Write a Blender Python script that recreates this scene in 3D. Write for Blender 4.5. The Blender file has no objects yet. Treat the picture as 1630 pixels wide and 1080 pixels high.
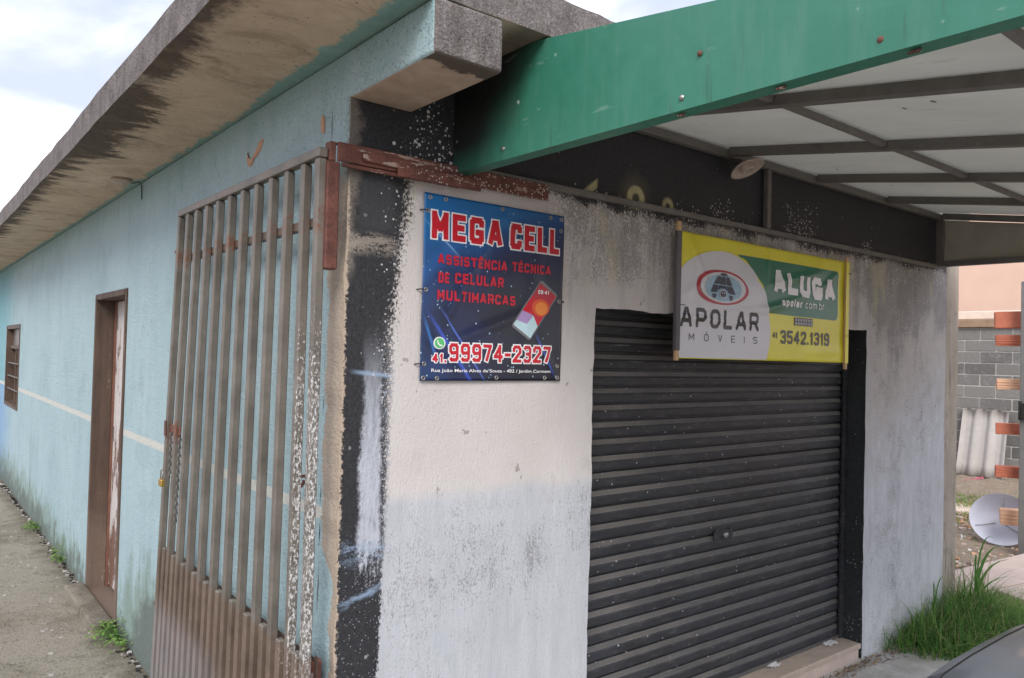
import bpy, bmesh, math, random
import numpy as np
from mathutils import Vector, Matrix

random.seed(7); rng = np.random.default_rng(11)
scn = bpy.context.scene
col = scn.collection
R = math.radians

# ------------------------------------------------------------------ camera
cam_d = bpy.data.cameras.new('camera'); cam = bpy.data.objects.new('camera', cam_d); col.objects.link(cam)
CP = Vector((-1.1473, -2.3281, 1.77))
yaw, pit, rol = R(38.5336), R(1.1843), R(1.49666)
fwd = Vector((math.sin(yaw)*math.cos(pit), math.cos(yaw)*math.cos(pit), math.sin(pit)))
r0 = Vector((math.cos(yaw), -math.sin(yaw), 0)); u0 = r0.cross(fwd)
rr = r0*math.cos(rol)+u0*math.sin(rol); uu = -r0*math.sin(rol)+u0*math.cos(rol)
Mx = Matrix((( rr.x, uu.x, -fwd.x, CP.x), (rr.y, uu.y, -fwd.y, CP.y), (rr.z, uu.z, -fwd.z, CP.z), (0, 0, 0, 1)))
cam.matrix_world = Mx
cam_d.sensor_fit = 'HORIZONTAL'; cam_d.sensor_width = 36.0
cam_d.lens = 36.0*1230.16/1630.0
cam_d.clip_start = .02; cam_d.clip_end = 2000
scn.camera = cam

# ------------------------------------------------------------------ world, sun, exposure
SUN_EL, SUN_AZ = R(38), R(222)        # azimuth measured from +y clockwise: light comes from behind the camera
world = bpy.data.worlds.new('World'); scn.world = world; world.use_nodes = True
wn = world.node_tree; wn.nodes.clear()
def wnode(t, **k):
    n = wn.nodes.new(t)
    for a, b in k.items(): setattr(n, a, b)
    return n
sky = wnode('ShaderNodeTexSky', sky_type='NISHITA', sun_disc=False)
sky.sun_elevation = SUN_EL; sky.sun_rotation = SUN_AZ; sky.air_density = 1.0; sky.dust_density = 2.5
tc = wnode('ShaderNodeTexCoord')
mp = wnode('ShaderNodeMapping'); mp.inputs['Scale'].default_value = (1, 1, 2.6)
nz = wnode('ShaderNodeTexNoise'); nz.inputs['Scale'].default_value = 3.2; nz.inputs['Detail'].default_value = 7; nz.inputs['Roughness'].default_value = .52; nz.inputs['Distortion'].default_value = .35
rmp = wnode('ShaderNodeMapRange', interpolation_type='SMOOTHSTEP'); rmp.inputs['From Min'].default_value = .38; rmp.inputs['From Max'].default_value = .64
cl = wnode('ShaderNodeMix', data_type='RGBA'); cl.inputs[6].default_value = (2.9, 3.15, 3.9, 1); cl.inputs[7].default_value = (5.9, 6.0, 6.6, 1)
mx = wnode('ShaderNodeMix', data_type='RGBA'); mx.inputs[0].default_value = .94
bg = wnode('ShaderNodeBackground'); bg.inputs['Strength'].default_value = .1
ow = wnode('ShaderNodeOutputWorld')
L = wn.links.new
L(tc.outputs['Generated'], mp.inputs['Vector']); L(mp.outputs[0], nz.inputs['Vector']); L(nz.outputs[0], rmp.inputs['Value'])
L(rmp.outputs[0], cl.inputs[0]); L(sky.outputs[0], mx.inputs[6]); L(cl.outputs[2], mx.inputs[7])
L(mx.outputs[2], bg.inputs['Color']); L(bg.outputs[0], ow.inputs[0])

sl = bpy.data.lights.new('sun', 'SUN'); sl.energy = 1.1; sl.angle = R(28); sl.color = (1, .97, .92)
so = bpy.data.objects.new('sun', sl); col.objects.link(so)
sd = Vector((math.sin(SUN_AZ)*math.cos(SUN_EL), math.cos(SUN_AZ)*math.cos(SUN_EL), math.sin(SUN_EL)))
so.rotation_euler = sd.to_track_quat('Z', 'Y').to_euler(); so.location = sd*20
scn.view_settings.view_transform = 'Standard'; scn.view_settings.look = 'None'
scn.view_settings.gamma = 1; scn.view_settings.use_curve_mapping = False
scn.view_settings.exposure = 1.44

# ------------------------------------------------------------------ object helpers
def tag(o, label=None, cat=None, group=None, kind=None):
    if label: o['label'] = label
    if cat: o['category'] = cat
    if group: o['group'] = group
    if kind: o['kind'] = kind
    return o
def empty(name, loc=(0, 0, 0), **k):
    o = bpy.data.objects.new(name, None); col.objects.link(o); o.location = loc; o.empty_display_size = .1
    bpy.context.view_layer.update()
    return tag(o, **k)
class MB:
    """collects world-space geometry, links it as one mesh object"""
    def __init__(s): s.v = []; s.f = []; s.m = []; s.sm = []
    def add(s, vs, fs, mi=0, smooth=False):
        b = len(s.v); s.v += [tuple(p) for p in vs]
        for f in fs: s.f.append(tuple(b+i for i in f)); s.m.append(mi); s.sm.append(smooth)
        return s
    def box(s, a, b, mi=0):
        x0, y0, z0 = a; x1, y1, z1 = b
        return s.add([(x0,y0,z0),(x1,y0,z0),(x1,y1,z0),(x0,y1,z0),(x0,y0,z1),(x1,y0,z1),(x1,y1,z1),(x0,y1,z1)],
                     [(0,3,2,1),(4,5,6,7),(0,1,5,4),(1,2,6,5),(2,3,7,6),(3,0,4,7)], mi)
    def hexa(s, P, mi=0):
        return s.add(P, [(0,3,2,1),(4,5,6,7),(0,1,5,4),(1,2,6,5),(2,3,7,6),(3,0,4,7)], mi)
    def bar(s, p, q, w, h, up=(0, 0, 1), mi=0):
        p = Vector(p); q = Vector(q); d = (q-p).normalized(); up = Vector(up)
        sx = d.cross(up).normalized(); sy = sx.cross(d).normalized()
        P = []
        for c in (p, q):
            for a, b in ((-1,-1),(1,-1),(1,1),(-1,1)): P.append(c+sx*a*w/2+sy*b*h/2)
        return s.add(P, [(0,1,2,3),(7,6,5,4),(0,4,5,1),(1,5,6,2),(2,6,7,3),(3,7,4,0)], mi)
    def tube(s, pts, rad, n=10, mi=0, caps=True, closed=False):
        pts = [Vector(p) for p in pts]; rads = rad if isinstance(rad, (list, tuple)) else [rad]*len(pts)
        b = len(s.v); up = None
        N = len(pts)
        for i, p in enumerate(pts):
            if closed: d = (pts[(i+1) % N]-pts[i-1]).normalized()
            else: d = (pts[min(i+1, N-1)]-pts[max(i-1, 0)]).normalized()
            if up is None:
                up = Vector((0, 0, 1)) if abs(d.z) < .9 else Vector((1, 0, 0))
            sx = d.cross(up).normalized(); sy = sx.cross(d).normalized(); up = sy
            for k in range(n):
                a = 2*math.pi*k/n; s.v.append(tuple(p+(sx*math.cos(a)+sy*math.sin(a))*rads[i]))
        for i in range(N if closed else N-1):
            j = (i+1) % N
            for k in range(n):
                s.f.append((b+i*n+k, b+i*n+(k+1) % n, b+j*n+(k+1) % n, b+j*n+k)); s.m.append(mi); s.sm.append(True)
        if caps and not closed:
            s.f.append(tuple(b+k for k in range(n))[::-1]); s.m.append(mi); s.sm.append(False)
            s.f.append(tuple(b+(N-1)*n+k for k in range(n))); s.m.append(mi); s.sm.append(False)
        return s
    def lathe(s, c, axis, prof, n=24, mi=0):
        """prof: (radius, height along axis)"""
        c = Vector(c); ax = Vector(axis).normalized(); t = Vector((0, 0, 1)) if abs(ax.z) < .9 else Vector((1, 0, 0))
        sx = ax.cross(t).normalized(); sy = ax.cross(sx)
        b = len(s.v)
        for r, h in prof:
            for k in range(n):
                a = 2*math.pi*k/n; s.v.append(tuple(c+ax*h+(sx*math.cos(a)+sy*math.sin(a))*r))
        for i in range(len(prof)-1):
            for k in range(n):
                s.f.append((b+i*n+k, b+i*n+(k+1) % n, b+(i+1)*n+(k+1) % n, b+(i+1)*n+k)); s.m.append(mi); s.sm.append(True)
        return s
    def build(s, name, mats, parent=None, bevel=0, seg=1, **k):
        me = bpy.data.meshes.new(name); me.from_pydata(s.v, [], s.f)
        if not isinstance(mats, (list, tuple)): mats = [mats]
        for m in mats: me.materials.append(m)
        me.polygons.foreach_set('material_index', s.m); me.polygons.foreach_set('use_smooth', s.sm)
        me.update()
        o = bpy.data.objects.new(name, me); col.objects.link(o)
        if parent is not None:
            o.parent = parent; o.matrix_parent_inverse = parent.matrix_world.inverted()
        if bevel:
            md = o.modifiers.new('bevel', 'BEVEL'); md.width = bevel; md.segments = seg; md.limit_method = 'ANGLE'; md.angle_limit = R(40)
        return tag(o, **k)

# ------------------------------------------------------------------ material node language
class V:
    def __init__(s, g, k): s.g = g; s.k = k
    def __add__(s, o): return s.g.m('ADD', s, o)
    __radd__ = __add__
    def __sub__(s, o): return s.g.m('SUBTRACT', s, o)
    def __rsub__(s, o): return s.g.m('SUBTRACT', o, s)
    def __mul__(s, o): return s.g.m('MULTIPLY', s, o)
    __rmul__ = __mul__
    def __truediv__(s, o): return s.g.m('DIVIDE', s, o)
class Mat:
    def __init__(s, name):
        s.mat = bpy.data.materials.new(name); s.mat.use_nodes = True; s.nt = s.mat.node_tree; s.nt.nodes.clear()
        s.geo = s.N('ShaderNodeNewGeometry'); s.pos = s.geo.outputs['Position']
        sp = s.N('ShaderNodeSeparateXYZ'); s.nt.links.new(s.pos, sp.inputs[0])
        s.x, s.y, s.z = (V(s, sp.outputs[i]) for i in range(3))
        sn = s.N('ShaderNodeSeparateXYZ'); s.nt.links.new(s.geo.outputs['Normal'], sn.inputs[0])
        s.nx, s.ny, s.nz = (V(s, sn.outputs[i]) for i in range(3))
        oi = s.N('ShaderNodeObjectInfo'); s.rand = V(s, oi.outputs['Random'])
    def N(s, t, **k):
        n = s.nt.nodes.new(t)
        for a, b in k.items(): setattr(n, a, b)
        return n
    def put(s, sock, v):
        if isinstance(v, V): s.nt.links.new(v.k, sock)
        elif hasattr(v, 'is_output'): s.nt.links.new(v, sock)
        elif isinstance(v, (tuple, list)):
            sock.default_value = tuple(v)+(1,) if (len(v) == 3 and len(sock.default_value) == 4) else tuple(v)
        else: sock.default_value = v
    def m(s, op, a, b=None, c=None, clamp=False):
        n = s.N('ShaderNodeMath', operation=op, use_clamp=clamp); s.put(n.inputs[0], a)
        if b is not None: s.put(n.inputs[1], b)
        if c is not None: s.put(n.inputs[2], c)
        return V(s, n.outputs[0])
    def mul(s, *a):
        r = a[0]
        for b in a[1:]: r = s.m('MULTIPLY', r, b)
        return r
    def mx(s, a, b): return s.m('MAXIMUM', a, b)
    def mn(s, a, b): return s.m('MINIMUM', a, b)
    def ab(s, a): return s.m('ABSOLUTE', a)
    def ss(s, v, a, b):
        inv = a > b
        if inv: a, b = b, a
        n = s.N('ShaderNodeMapRange', interpolation_type='SMOOTHSTEP'); s.put(n.inputs['Value'], v)
        n.inputs['From Min'].default_value = a; n.inputs['From Max'].default_value = b
        if inv: n.inputs['To Min'].default_value = 1; n.inputs['To Max'].default_value = 0
        return V(s, n.outputs[0])
    def lin(s, v, a, b, c, d):
        n = s.N('ShaderNodeMapRange'); s.put(n.inputs['Value'], v)
        for q, w in zip(('From Min', 'From Max', 'To Min', 'To Max'), (a, b, c, d)): n.inputs[q].default_value = w
        return V(s, n.outputs[0])
    def cmpv(s, n, th, soft=.04):
        """1 where n > th"""
        return s.m('ADD', s.m('DIVIDE', s.m('SUBTRACT', n, th), 2*soft), .5, clamp=True)
    def vec(s, x, y, z):
        n = s.N('ShaderNodeCombineXYZ'); s.put(n.inputs[0], x); s.put(n.inputs[1], y); s.put(n.inputs[2], z)
        return V(s, n.outputs[0])
    def noise(s, scale, det=4, rough=.6, stretch=(1, 1, 1), off=0, dist=0, vec=None):
        mpn = s.N('ShaderNodeMapping'); s.put(mpn.inputs[0], vec if vec is not None else s.pos)
        mpn.inputs['Scale'].default_value = stretch; mpn.inputs['Location'].default_value = (off*3.1, off*1.7, off*2.3)
        n = s.N('ShaderNodeTexNoise'); n.inputs['Scale'].default_value = scale; n.inputs['Detail'].default_value = det
        n.inputs['Roughness'].default_value = rough; n.inputs['Distortion'].default_value = dist
        s.nt.links.new(mpn.outputs[0], n.inputs['Vector'])
        return V(s, n.outputs[0])
    def un(s, *a, **k):
        """noise spread to about 0..1"""
        return s.lin(s.noise(*a, **k), .3, .7, 0, 1)
    def dots(s, scale, stretch=(1, 1, 1), off=0, size=.28):
        mpn = s.N('ShaderNodeMapping'); s.put(mpn.inputs[0], s.pos); mpn.inputs['Scale'].default_value = stretch
        mpn.inputs['Location'].default_value = (off, off, off)
        n = s.N('ShaderNodeTexVoronoi'); n.inputs['Scale'].default_value = scale; s.nt.links.new(mpn.outputs[0], n.inputs['Vector'])
        sp = s.N('ShaderNodeSeparateXYZ'); s.nt.links.new(n.outputs['Color'], sp.inputs[0])
        d = V(s, n.outputs['Distance']); r1 = V(s, sp.outputs[0]); r2 = V(s, sp.outputs[1])
        return d, r1, r2
    def sprinkle(s, scale, dens, off=0, stretch=(1, 1, 1)):
        """round flecks; dens = share of cells that carry one"""
        d, r1, r2 = s.dots(scale, stretch, off)
        return s.mul(s.cmpv(dens, r1, .01), s.cmpv(s.lin(r2, 0, 1, .12, .42), d, .05))
    def mix(s, f, a, b):
        n = s.N('ShaderNodeMix', data_type='RGBA'); s.put(n.inputs[0], f); s.put(n.inputs[6], a); s.put(n.inputs[7], b)
        return V(s, n.outputs[2])
    def out(s, color, rough=.8, bump=None, bs=.3, bd=.01, metal=0, spec=.5, trans=0, coat=0):
        p = s.N('ShaderNodeBsdfPrincipled'); o = s.N('ShaderNodeOutputMaterial')
        s.put(p.inputs['Base Color'], color); s.put(p.inputs['Roughness'], rough); s.put(p.inputs['Metallic'], metal)
        s.put(p.inputs['Specular IOR Level'], spec); p.inputs['Coat Weight'].default_value = coat; p.inputs['Coat Roughness'].default_value = .08
        if trans: p.inputs['Transmission Weight'].default_value = trans
        if bump is not None:
            b = s.N('ShaderNodeBump'); b.inputs['Strength'].default_value = bs; b.inputs['Distance'].default_value = bd
            s.put(b.inputs['Height'], bump); s.nt.links.new(b.outputs[0], p.inputs['Normal'])
        s.nt.links.new(p.outputs[0], o.inputs[0])
        return s.mat
def plain(name, c, rough=.7, var=.18, scale=30, bs=.15, metal=0, spec=.5, coat=0):
    g = Mat(name)
    n = g.un(scale, 5, .65); n2 = g.un(scale*.15, 3, .6, off=3)
    f = n*.5+n2*.5
    return g.out(g.mix(f, tuple(v*(1-var) for v in c), tuple(min(1, v*(1+var)) for v in c)), rough, n, bs, .003, metal, spec, coat=coat)

# ---- front wall paint
def seg_dist(g, a, b, pts):
    return None
def front_mat():
    g = Mat('front_wall_paint'); x, z = g.x, g.z
    big = g.un(2.2, 4, .6); mid = g.un(9, 5, .65, off=1); fine = g.un(55, 4, .7, off=2); vf = g.un(120, 3, .7, off=3)
    strk = g.un(26, 5, .65, stretch=(1, 1, .14), off=4)         # vertical roller streaks
    strf = g.un(70, 4, .7, stretch=(1, 1, .22), off=6)
    stip = fine*.45+vf*.3+mid*.25
    # whites
    up = g.ss(z+big*.05, 1.26, 1.33)                             # warm upper coat
    right = g.ss(x, 3.3, 3.6)
    warm = g.mix(big, (.545, .505, .485), (.62, .585, .57))
    cool = g.mix(strk*.6+big*.4, (.41, .425, .455), (.55, .565, .60))
    white = g.mix(up*(1-right), cool, warm)
    rw = g.mix(g.ss(z+mid*.3+(x-4.0)*-.35, 1.25, 1.9), g.mix(strk, (.48, .495, .53), (.65, .665, .70)), g.mix(strf, (.42, .39, .37), (.58, .55, .53)))
    white = g.mix(right, white, rw)
    # grey mottling showing through the roller coat
    dl = g.mul(1-up, 1-right, g.ss(g.ab(z-1.0), .3, .05)*.22+.34)*(.5+strk*.8)
    dr = g.mul(right, .24+strk*.30+g.mul(g.ss(z, 1.7, 2.4), .14)+g.mul(g.ss(g.ab(x-3.95+mid*.2), .35, .05), .13))
    dt = g.mul(g.ss(z+mid*.12+big*.1, 2.02, 2.46), g.ss(x, .7, 1.0), .50)
    dm = g.mul(g.ss(z, 1.9, 2.15), g.ss(x, .85, 1.0), .34)
    gg = g.un(150, 2, .8, off=61, stretch=(1, 1, .55)); patch = g.un(4, 4, .65, off=62, stretch=(1, 1, .5))
    grimed = g.cmpv(gg*.56+strf*.27+mid*.17, .93-g.mn(.85, (dl+dr+dt+dm)*(.35+patch*1.1))*.64, .11)
    c = g.mix(grimed*.58, white, (.13, .128, .135))
    drip = g.mul(g.ss(g.un(11, 5, .65, off=91, stretch=(1, 1, .07)), .45, .95), g.ss(z+mid*.2, 1.75, 2.45), g.ss(x, .75, 1.05), .42); c = g.mix(drip, c, (.17, .162, .158))
    soot = g.mul(g.ss(g.un(3.2, 5, .65, off=41, stretch=(1, 1, .6)), .45, .95), g.mx(g.ss(x, .9, 1.3)*g.ss(z, 1.9, 2.2), right*.5), .42)
    c = g.mix(g.mul(soot, .4+fine*.6), c, (.16, .155, .155))
    # soft stains
    st = g.mul(g.ss(mid*.6+big*.4, .62, .95), .3)
    c = g.mix(st, c, (.36, .33, .30))
    c = g.mix(g.mul(g.ss(g.un(5, 4, .6, off=13, stretch=(1, 1, .5)), .6, .9), g.ss(z, 1.95, 2.15), .35), c, (.60, .56, .33))
    c = g.mix(g.mul(g.cmpv(g.un(13, 3, .6, off=8), .985, .01), up, .8), c, (.30, .27, .25))
    # --- black paint
    blk = g.mix(fine*.5+vf*.5, (.008, .008, .010), (.048, .048, .054))
    # edge of the left stripe
    e = g.lin(z, .7, 1.3, .162, .178); e2 = g.m('MULTIPLY_ADD', g.ss(z, 1.75, 2.1), .022, e); e3 = e2+g.mul(g.ss(z, 2.1, 2.3), .035)+(mid-.5)*.012
    k = (x-e3)/g.lin(z, .9, 1.9, .013, .055)
    grain = g.un(135, 3, .8, off=9, stretch=(1, 1, .8))
    stripe = g.cmpv(grain, g.lin(k, -1, 1, -.15, 1.15), .12)
    band_k = (z-2.40-(mid-.5)*.03-g.mul(g.ss(big, .5, .8), .03))/.045
    band = g.cmpv(grain, g.lin(band_k, -1, 1, 1.1, -.15), .12)
    B = g.mx(stripe, band)
    # scuffs in the stripe
    scr = g.un(60, 4, .7, stretch=(.18, 1, 1), off=11)
    tan = g.mul(g.ss(g.ab(z-2.135+(mid-.5)*.05), .045, .01), g.ss(x, .21, .15), g.cmpv(scr*.6+vf*.4, .42, .1))
    panel = g.mul(g.ss(x, .03, .06), g.ss(x, .20, .15), g.ss(z, 2.16, 2.2), g.ss(z, 2.40, 2.36))
    blk = g.mix(panel*.4, blk, (.075, .075, .08))
    edge_m = g.mul(g.ss(x+(mid-.5)*.05, .05, .015), g.ss(z, 1.98, 2.06))
    blk = g.mix(g.mul(edge_m, .4+vf*.6), blk, (.22, .19, .16))
    blk = g.mix(tan*.6, blk, (.42, .36, .30))
    # pale brushed column over the stripe
    xc = g.lin(z, 1.0, 1.7, .116, .110)+(big-.5)*.012
    wdt = g.lin(z, 1.0, 1.85, .044, .030)+(mid-.5)*.016
    colm = g.mul(g.cmpv(wdt-g.ab(x-xc)+(grain-.5)*.016, 0, .008), g.ss(z, 1.88, 1.6), g.cmpv(grain*.5+strf*.5, g.lin(z, .92, 1.22, 1.0, .0), .15))
    colm = g.mul(colm, .5+strf*.5, g.lin(z, 1.4, 1.95, 1.0, .25)); gapw = g.mul(g.cmpv(grain, .66, .1), g.ss(x, .10, .14), g.ss(z, .95, 1.2), g.ss(z, 1.95, 1.6), .7); colm = g.mx(colm, gapw)
    blk = g.mix(g.mx(0, g.mn(1, colm*1.25)), blk, (.47, .49, .55))
    bl = g.mul(g.ss(g.ab(z-.93-x*.25+(mid-.5)*.03), .02, .0), g.cmpv(scr, .35, .2))
    bl2 = g.mul(g.ss(g.ab(z-1.10+(mid-.5)*.06), .06, .0), g.cmpv(scr*.5+vf*.5, .5, .12))
    bl3 = g.mul(g.ss(g.ab(z-1.705+x*.1), .012, .0), g.ss(x, .015, .08))
    blk = g.mix(g.mul(g.mn(1, bl+bl2*.75+bl3), g.ss(x, 0, .03), .8), blk, (.30, .40, .55))
    low = g.mul(g.ss(z, 1.25, 1.0), g.sprinkle(170, .25, 4), .6)
    blk = g.mix(low, blk, (.4, .42, .46))
    # graffiti remains above the trim
    def arch(cx, cz, ri, ro):
        dx = x-cx; dz = z-cz; d = g.m('SQRT', dx*dx+dz*dz)
        return g.mul(g.ss(d, ri-.008, ri+.008), g.ss(d, ro+.012, ro-.008), g.ss(z, 2.42, 2.44))
    gr = g.mx(arch(1.385, 2.475, .022, .055), arch(1.60, 2.470, .015, .036))
    fl = g.mul(g.ss(g.ab(z-2.462-(x-1.09)*.75), .028, .012), g.ss(g.ab(x-1.10), .055, .035), g.ss(z, 2.43, 2.45))
    halo = g.mul(g.ss(g.m('SQRT', (x-1.38)*(x-1.38)+(z-2.49)*(z-2.49)), .13, .04), .10)
    blk = g.mix(g.mx(halo, g.mx(gr, fl)*(.55+mid*.4)), blk, (.55, .50, .27))
    ragged = g.mul(g.cmpv(.007-x+(fine-.5)*.022+(grain-.5)*.012, 0, .003), g.ss(z, 2.40, 2.3)); blk = g.mix(ragged, blk, (.46, .37, .29))
    c = g.mix(B, c, blk)
    # sprayed white flecks
    def fan(cx, w, zt, zb=2.43): return g.mul(g.ss(z, 2.30, 2.40), g.ss(g.ab(x-cx+(z-zb)*.1+(mid-.5)*.08), w, w*.2), g.ss(z, zt, zb))
    fans = g.mx(g.mx(fan(2.02, .13, 2.60), fan(2.72, .20, 2.68)), g.mx(fan(3.45, .10, 2.56), fan(1.75, .10, 2.52)))
    fans = g.mx(fans, g.mul(g.ss(z, 2.50, 2.40), g.ss(z, 2.25, 2.38), g.ss(x, .9, 1.0), .25))
    f1 = g.mul(g.ss(g.m('SQRT', (x-.33)*(x-.33)+(z-2.44)*(z-2.44)*.6), .21, .03), g.ss(x, .10, .16), g.ss(x, .43, .41))
    f2 = g.mul(g.ss(g.ab(x-.13), .05, .01), g.ss(g.ab(z-2.2), .18, .05), .10)
    f3 = g.mul(g.ss(x, e3_(x) if False else .26, .17), g.ss(x, .08, .15), g.ss(z, 1.5, 1.8), g.ss(z, 2.45, 2.3), .22)
    sp = g.mx(g.sprinkle(105, g.mul(g.mx(g.mx(g.mn(1, fans*1.7), f1), g.mx(f2, f3)), .85)), g.sprinkle(60, g.mul(g.mx(fans*.5, f1), .3), 2.3))
    c = g.mix(g.mul(sp, .85), c, (.66, .64, .62))
    # right reveal / jamb handled by its own material
    hgt = g.un(130, 3, .7, off=20)*.7+strf*.5+fine*.4+grimed*-.25+sp*.3+stripe*.3
    pit = g.cmpv(g.un(130, 3, .7, off=20)*.6+strf*.4, .76, .06); c = g.mix(g.mul(pit, 1-B, g.lin(up, 0, 1, .42, .12)), c, (.20, .195, .20))
    rough = g.mix(B, (.85, .85, .85), (.55, .55, .55))
    return g.out(c, g.m('MULTIPLY_ADD', B, -.3, .85), hgt, .42, .005, spec=.35)
def e3_(x): return .26

def side_mat(name='side_wall_paint', corbel=False):
    g = Mat(name); x, y, z = g.x, g.y, g.z
    big = g.un(1.3, 4, .6); mid = g.un(7, 5, .65, off=1); fine = g.un(60, 4, .7, off=2); vf = g.un(140, 3, .7, off=3)
    strk = g.un(9, 5, .6, stretch=(1, 1, .12), off=4)
    c = g.mix(big*.6+strk*.4, (.335, .462, .495), (.435, .56, .59))
    c = g.mix(g.mul(g.ss(g.un(2.4, 5, .68, off=51), .5, .95), .38), c, (.27, .38, .40)); c = g.mix(g.mul(g.ss(g.un(5, 5, .7, off=52, stretch=(1, 1, .5)), .68, .95), .30), c, (.50, .62, .64))
    crk = g.m('SUBTRACT', 1, g.ss(g.ab(g.noise(2.1, 5, .6, off=53)-.5), 0, .0035)); c = g.mix(g.mul(crk, g.ss(g.un(.9, 2, .5, off=54), .5, .7), .45), c, (.10, .15, .15))
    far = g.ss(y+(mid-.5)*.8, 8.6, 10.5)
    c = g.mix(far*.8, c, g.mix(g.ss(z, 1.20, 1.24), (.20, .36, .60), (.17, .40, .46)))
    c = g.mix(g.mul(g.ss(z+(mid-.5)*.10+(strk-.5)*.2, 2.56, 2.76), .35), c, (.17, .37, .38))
    c = g.mix(g.mul(g.ss(strk, .62, .95), g.ss(z, 1.8, 2.6), .28), c, (.19, .31, .29))
    # white line
    ln = g.mul(g.cmpv(.021-g.ab(z-1.217+(mid-.5)*.006)+(fine-.5)*.004, 0, .002), g.ss(y, .0, .03))
    c = g.mix(ln*.9, c, (.63, .61, .55))
    # damp, moss and grime climbing from the path
    hm = g.ss(z+(strk-.5)*.25+(mid-.5)*.25-g.mul(g.ss(g.ab(y-2.2), 1.0, .1), .38)-g.mul(g.ss(y, 4.6, 7.5), .16), .30, -.02)
    c = g.mix(g.mul(hm, .62), c, (.17, .22, .14))
    hd = g.ss(z+(mid-.5)*.3-g.mul(g.ss(g.ab(y-2.15), .6, .1), .28)-g.mul(g.ss(y, 5.0, 6.5), .06), .17, -.04)
    c = g.mix(g.mul(hd, .65), c, (.085, .085, .07))
    # specks of dark mould high up near the corner
    pk = g.mul(g.cmpv(fine*.5+vf*.5, g.lin(g.mul(g.ss(z, 1.9, 2.5), g.ss(y, 3, .2)), 0, 1, 1.1, .70), .04), .6)
    c = g.mix(pk, c, (.14, .17, .17))
    # bare render along the corner
    ed = g.mx(g.lin(z, 1.02, 1.12, .035, .12), g.ss(z, 1.1, .4)*.075)
    bare = g.cmpv(ed-y+(mid-.5)*.035+(fine-.5)*.012, 0, .004)
    bare = g.mul(bare, g.ss(z, 2.40, 2.3))
    if corbel: bare = 0.0
    bc = g.mix(mid*.6+fine*.4, (.36, .29, .23), (.52, .43, .35))
    bc = g.mix(g.mul(g.ss(y, .05, -.01), g.cmpv(fine*.6+mid*.4, .35, .1)), bc, (.52, .40, .30))
    bc = g.mix(g.mul(g.ss(z, 1.15, .7), .35), bc, (.25, .22, .18))
    c = g.mix(bare, c, bc)
    gc = g.cmpv(.012+g.ss(z, 2.35, 2.1)*.025-y+(fine-.5)*.04, 0, .006)
    if not corbel: c = g.mix(g.mul(gc, g.ss(z, 2.02, 2.12), .8), c, g.mix(fine, (.07, .065, .06), (.33, .29, .24)))
    hgt = fine*.35+vf*.35+mid*.3+g.un(28, 4, .7, off=30)*.5
    c = g.mix(g.mul(g.cmpv(vf*.7+fine*.3, .66, .10), .42), c, (.16, .25, .26)); c = g.mix(g.mul(g.cmpv(vf*.6+fine*.4, .26, -.06) if False else g.cmpv(.27, vf*.6+fine*.4, .05), .3), c, (.62, .74, .74))
    return g.out(c, .82, hgt, .8, .009, spec=.35)

def soffit_mat():
    g = Mat('soffit_concrete'); x, y, z = g.x, g.y, g.z
    big = g.un(1.6, 4, .6); mid = g.un(8, 5, .65, off=1); fine = g.un(55, 5, .7, off=2)
    tong = g.un(4.6, 7, .74, stretch=(.42, 1.1, 1), off=4, dist=1.2)
    c = g.mix(big*.5+mid*.5, (.50, .39, .285), (.68, .555, .425))
    c = g.mix(g.mul(g.ss(tong, .5, .95), .5), c, (.27, .20, .14))
    dens = g.ss(y, -.2, .5)*.02+g.ss(g.ab(y-1.6), 1.3, .2)*.11+.055
    m = g.cmpv(dens-(x+.475)+(tong-.5)*.26*g.ss(y, -.3, 1.2)+(mid-.5)*.06+(fine-.5)*.05, 0, .035)
    c = g.mix(g.mul(m, .88), c, g.mix(fine, (.035, .028, .024), (.10, .08, .07)))
    c = g.mix(g.mul(g.ss(g.un(3.2, 6, .72, off=81, dist=.6), .5, .9), .45), c, (.24, .175, .12)); c = g.mix(g.mul(g.ss(g.un(2.2, 5, .7, off=82), .6, .95), .4), c, (.80, .70, .56))
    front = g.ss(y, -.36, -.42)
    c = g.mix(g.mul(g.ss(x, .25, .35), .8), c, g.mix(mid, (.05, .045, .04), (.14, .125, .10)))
    teal = g.cmpv(x+.03+g.ss(y, 1.2, -.3)*.04+(mid-.5)*.06+(fine-.5)*.02, 0, .008)
    c = g.mix(g.mul(teal, g.ss(x, .1, .02), .85), c, g.mix(mid, (.12, .30, .29), (.22, .42, .42)))
    sp = g.sprinkle(90, .06); c = g.mix(sp*.6, c, (.06, .05, .045))
    return g.out(c, .9, fine*.5+mid*.6, .5, .006, spec=.2)

def edge_mat():
    g = Mat('weathered_slab_edge')
    fine = g.un(110, 3, .75); mid = g.un(12, 5, .65, off=1); strk = g.un(22, 4, .65, stretch=(1, 1, .2), off=2)
    c = g.mix(g.cmpv(fine*.6+mid*.4, .5, .40), (.075, .065, .062), (.30, .265, .255)); c = g.mix(g.sprinkle(140, .12)*.6, c, (.5, .46, .45))
    c = g.mix(g.mul(g.ss(strk, .4, .9), .45), c, (.09, .075, .068))
    return g.out(c, .95, fine+mid*.5, .7, .006, spec=.2)
def corbel_bottom_mat():
    g = Mat('corbel_underside_render'); x, y = g.x, g.y
    fine = g.un(70, 4, .7); mid = g.un(10, 5, .65, off=1)
    c = g.mix(mid, (.38, .275, .21), (.52, .41, .32))
    m = g.cmpv(g.ss(y+(mid-.5)*.1, -.39, -.50), .5, .15)
    c = g.mix(m*.85, c, (.06, .05, .045))
    return g.out(c, .9, fine*.5+mid*.5, .5, .006, spec=.2)
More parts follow.
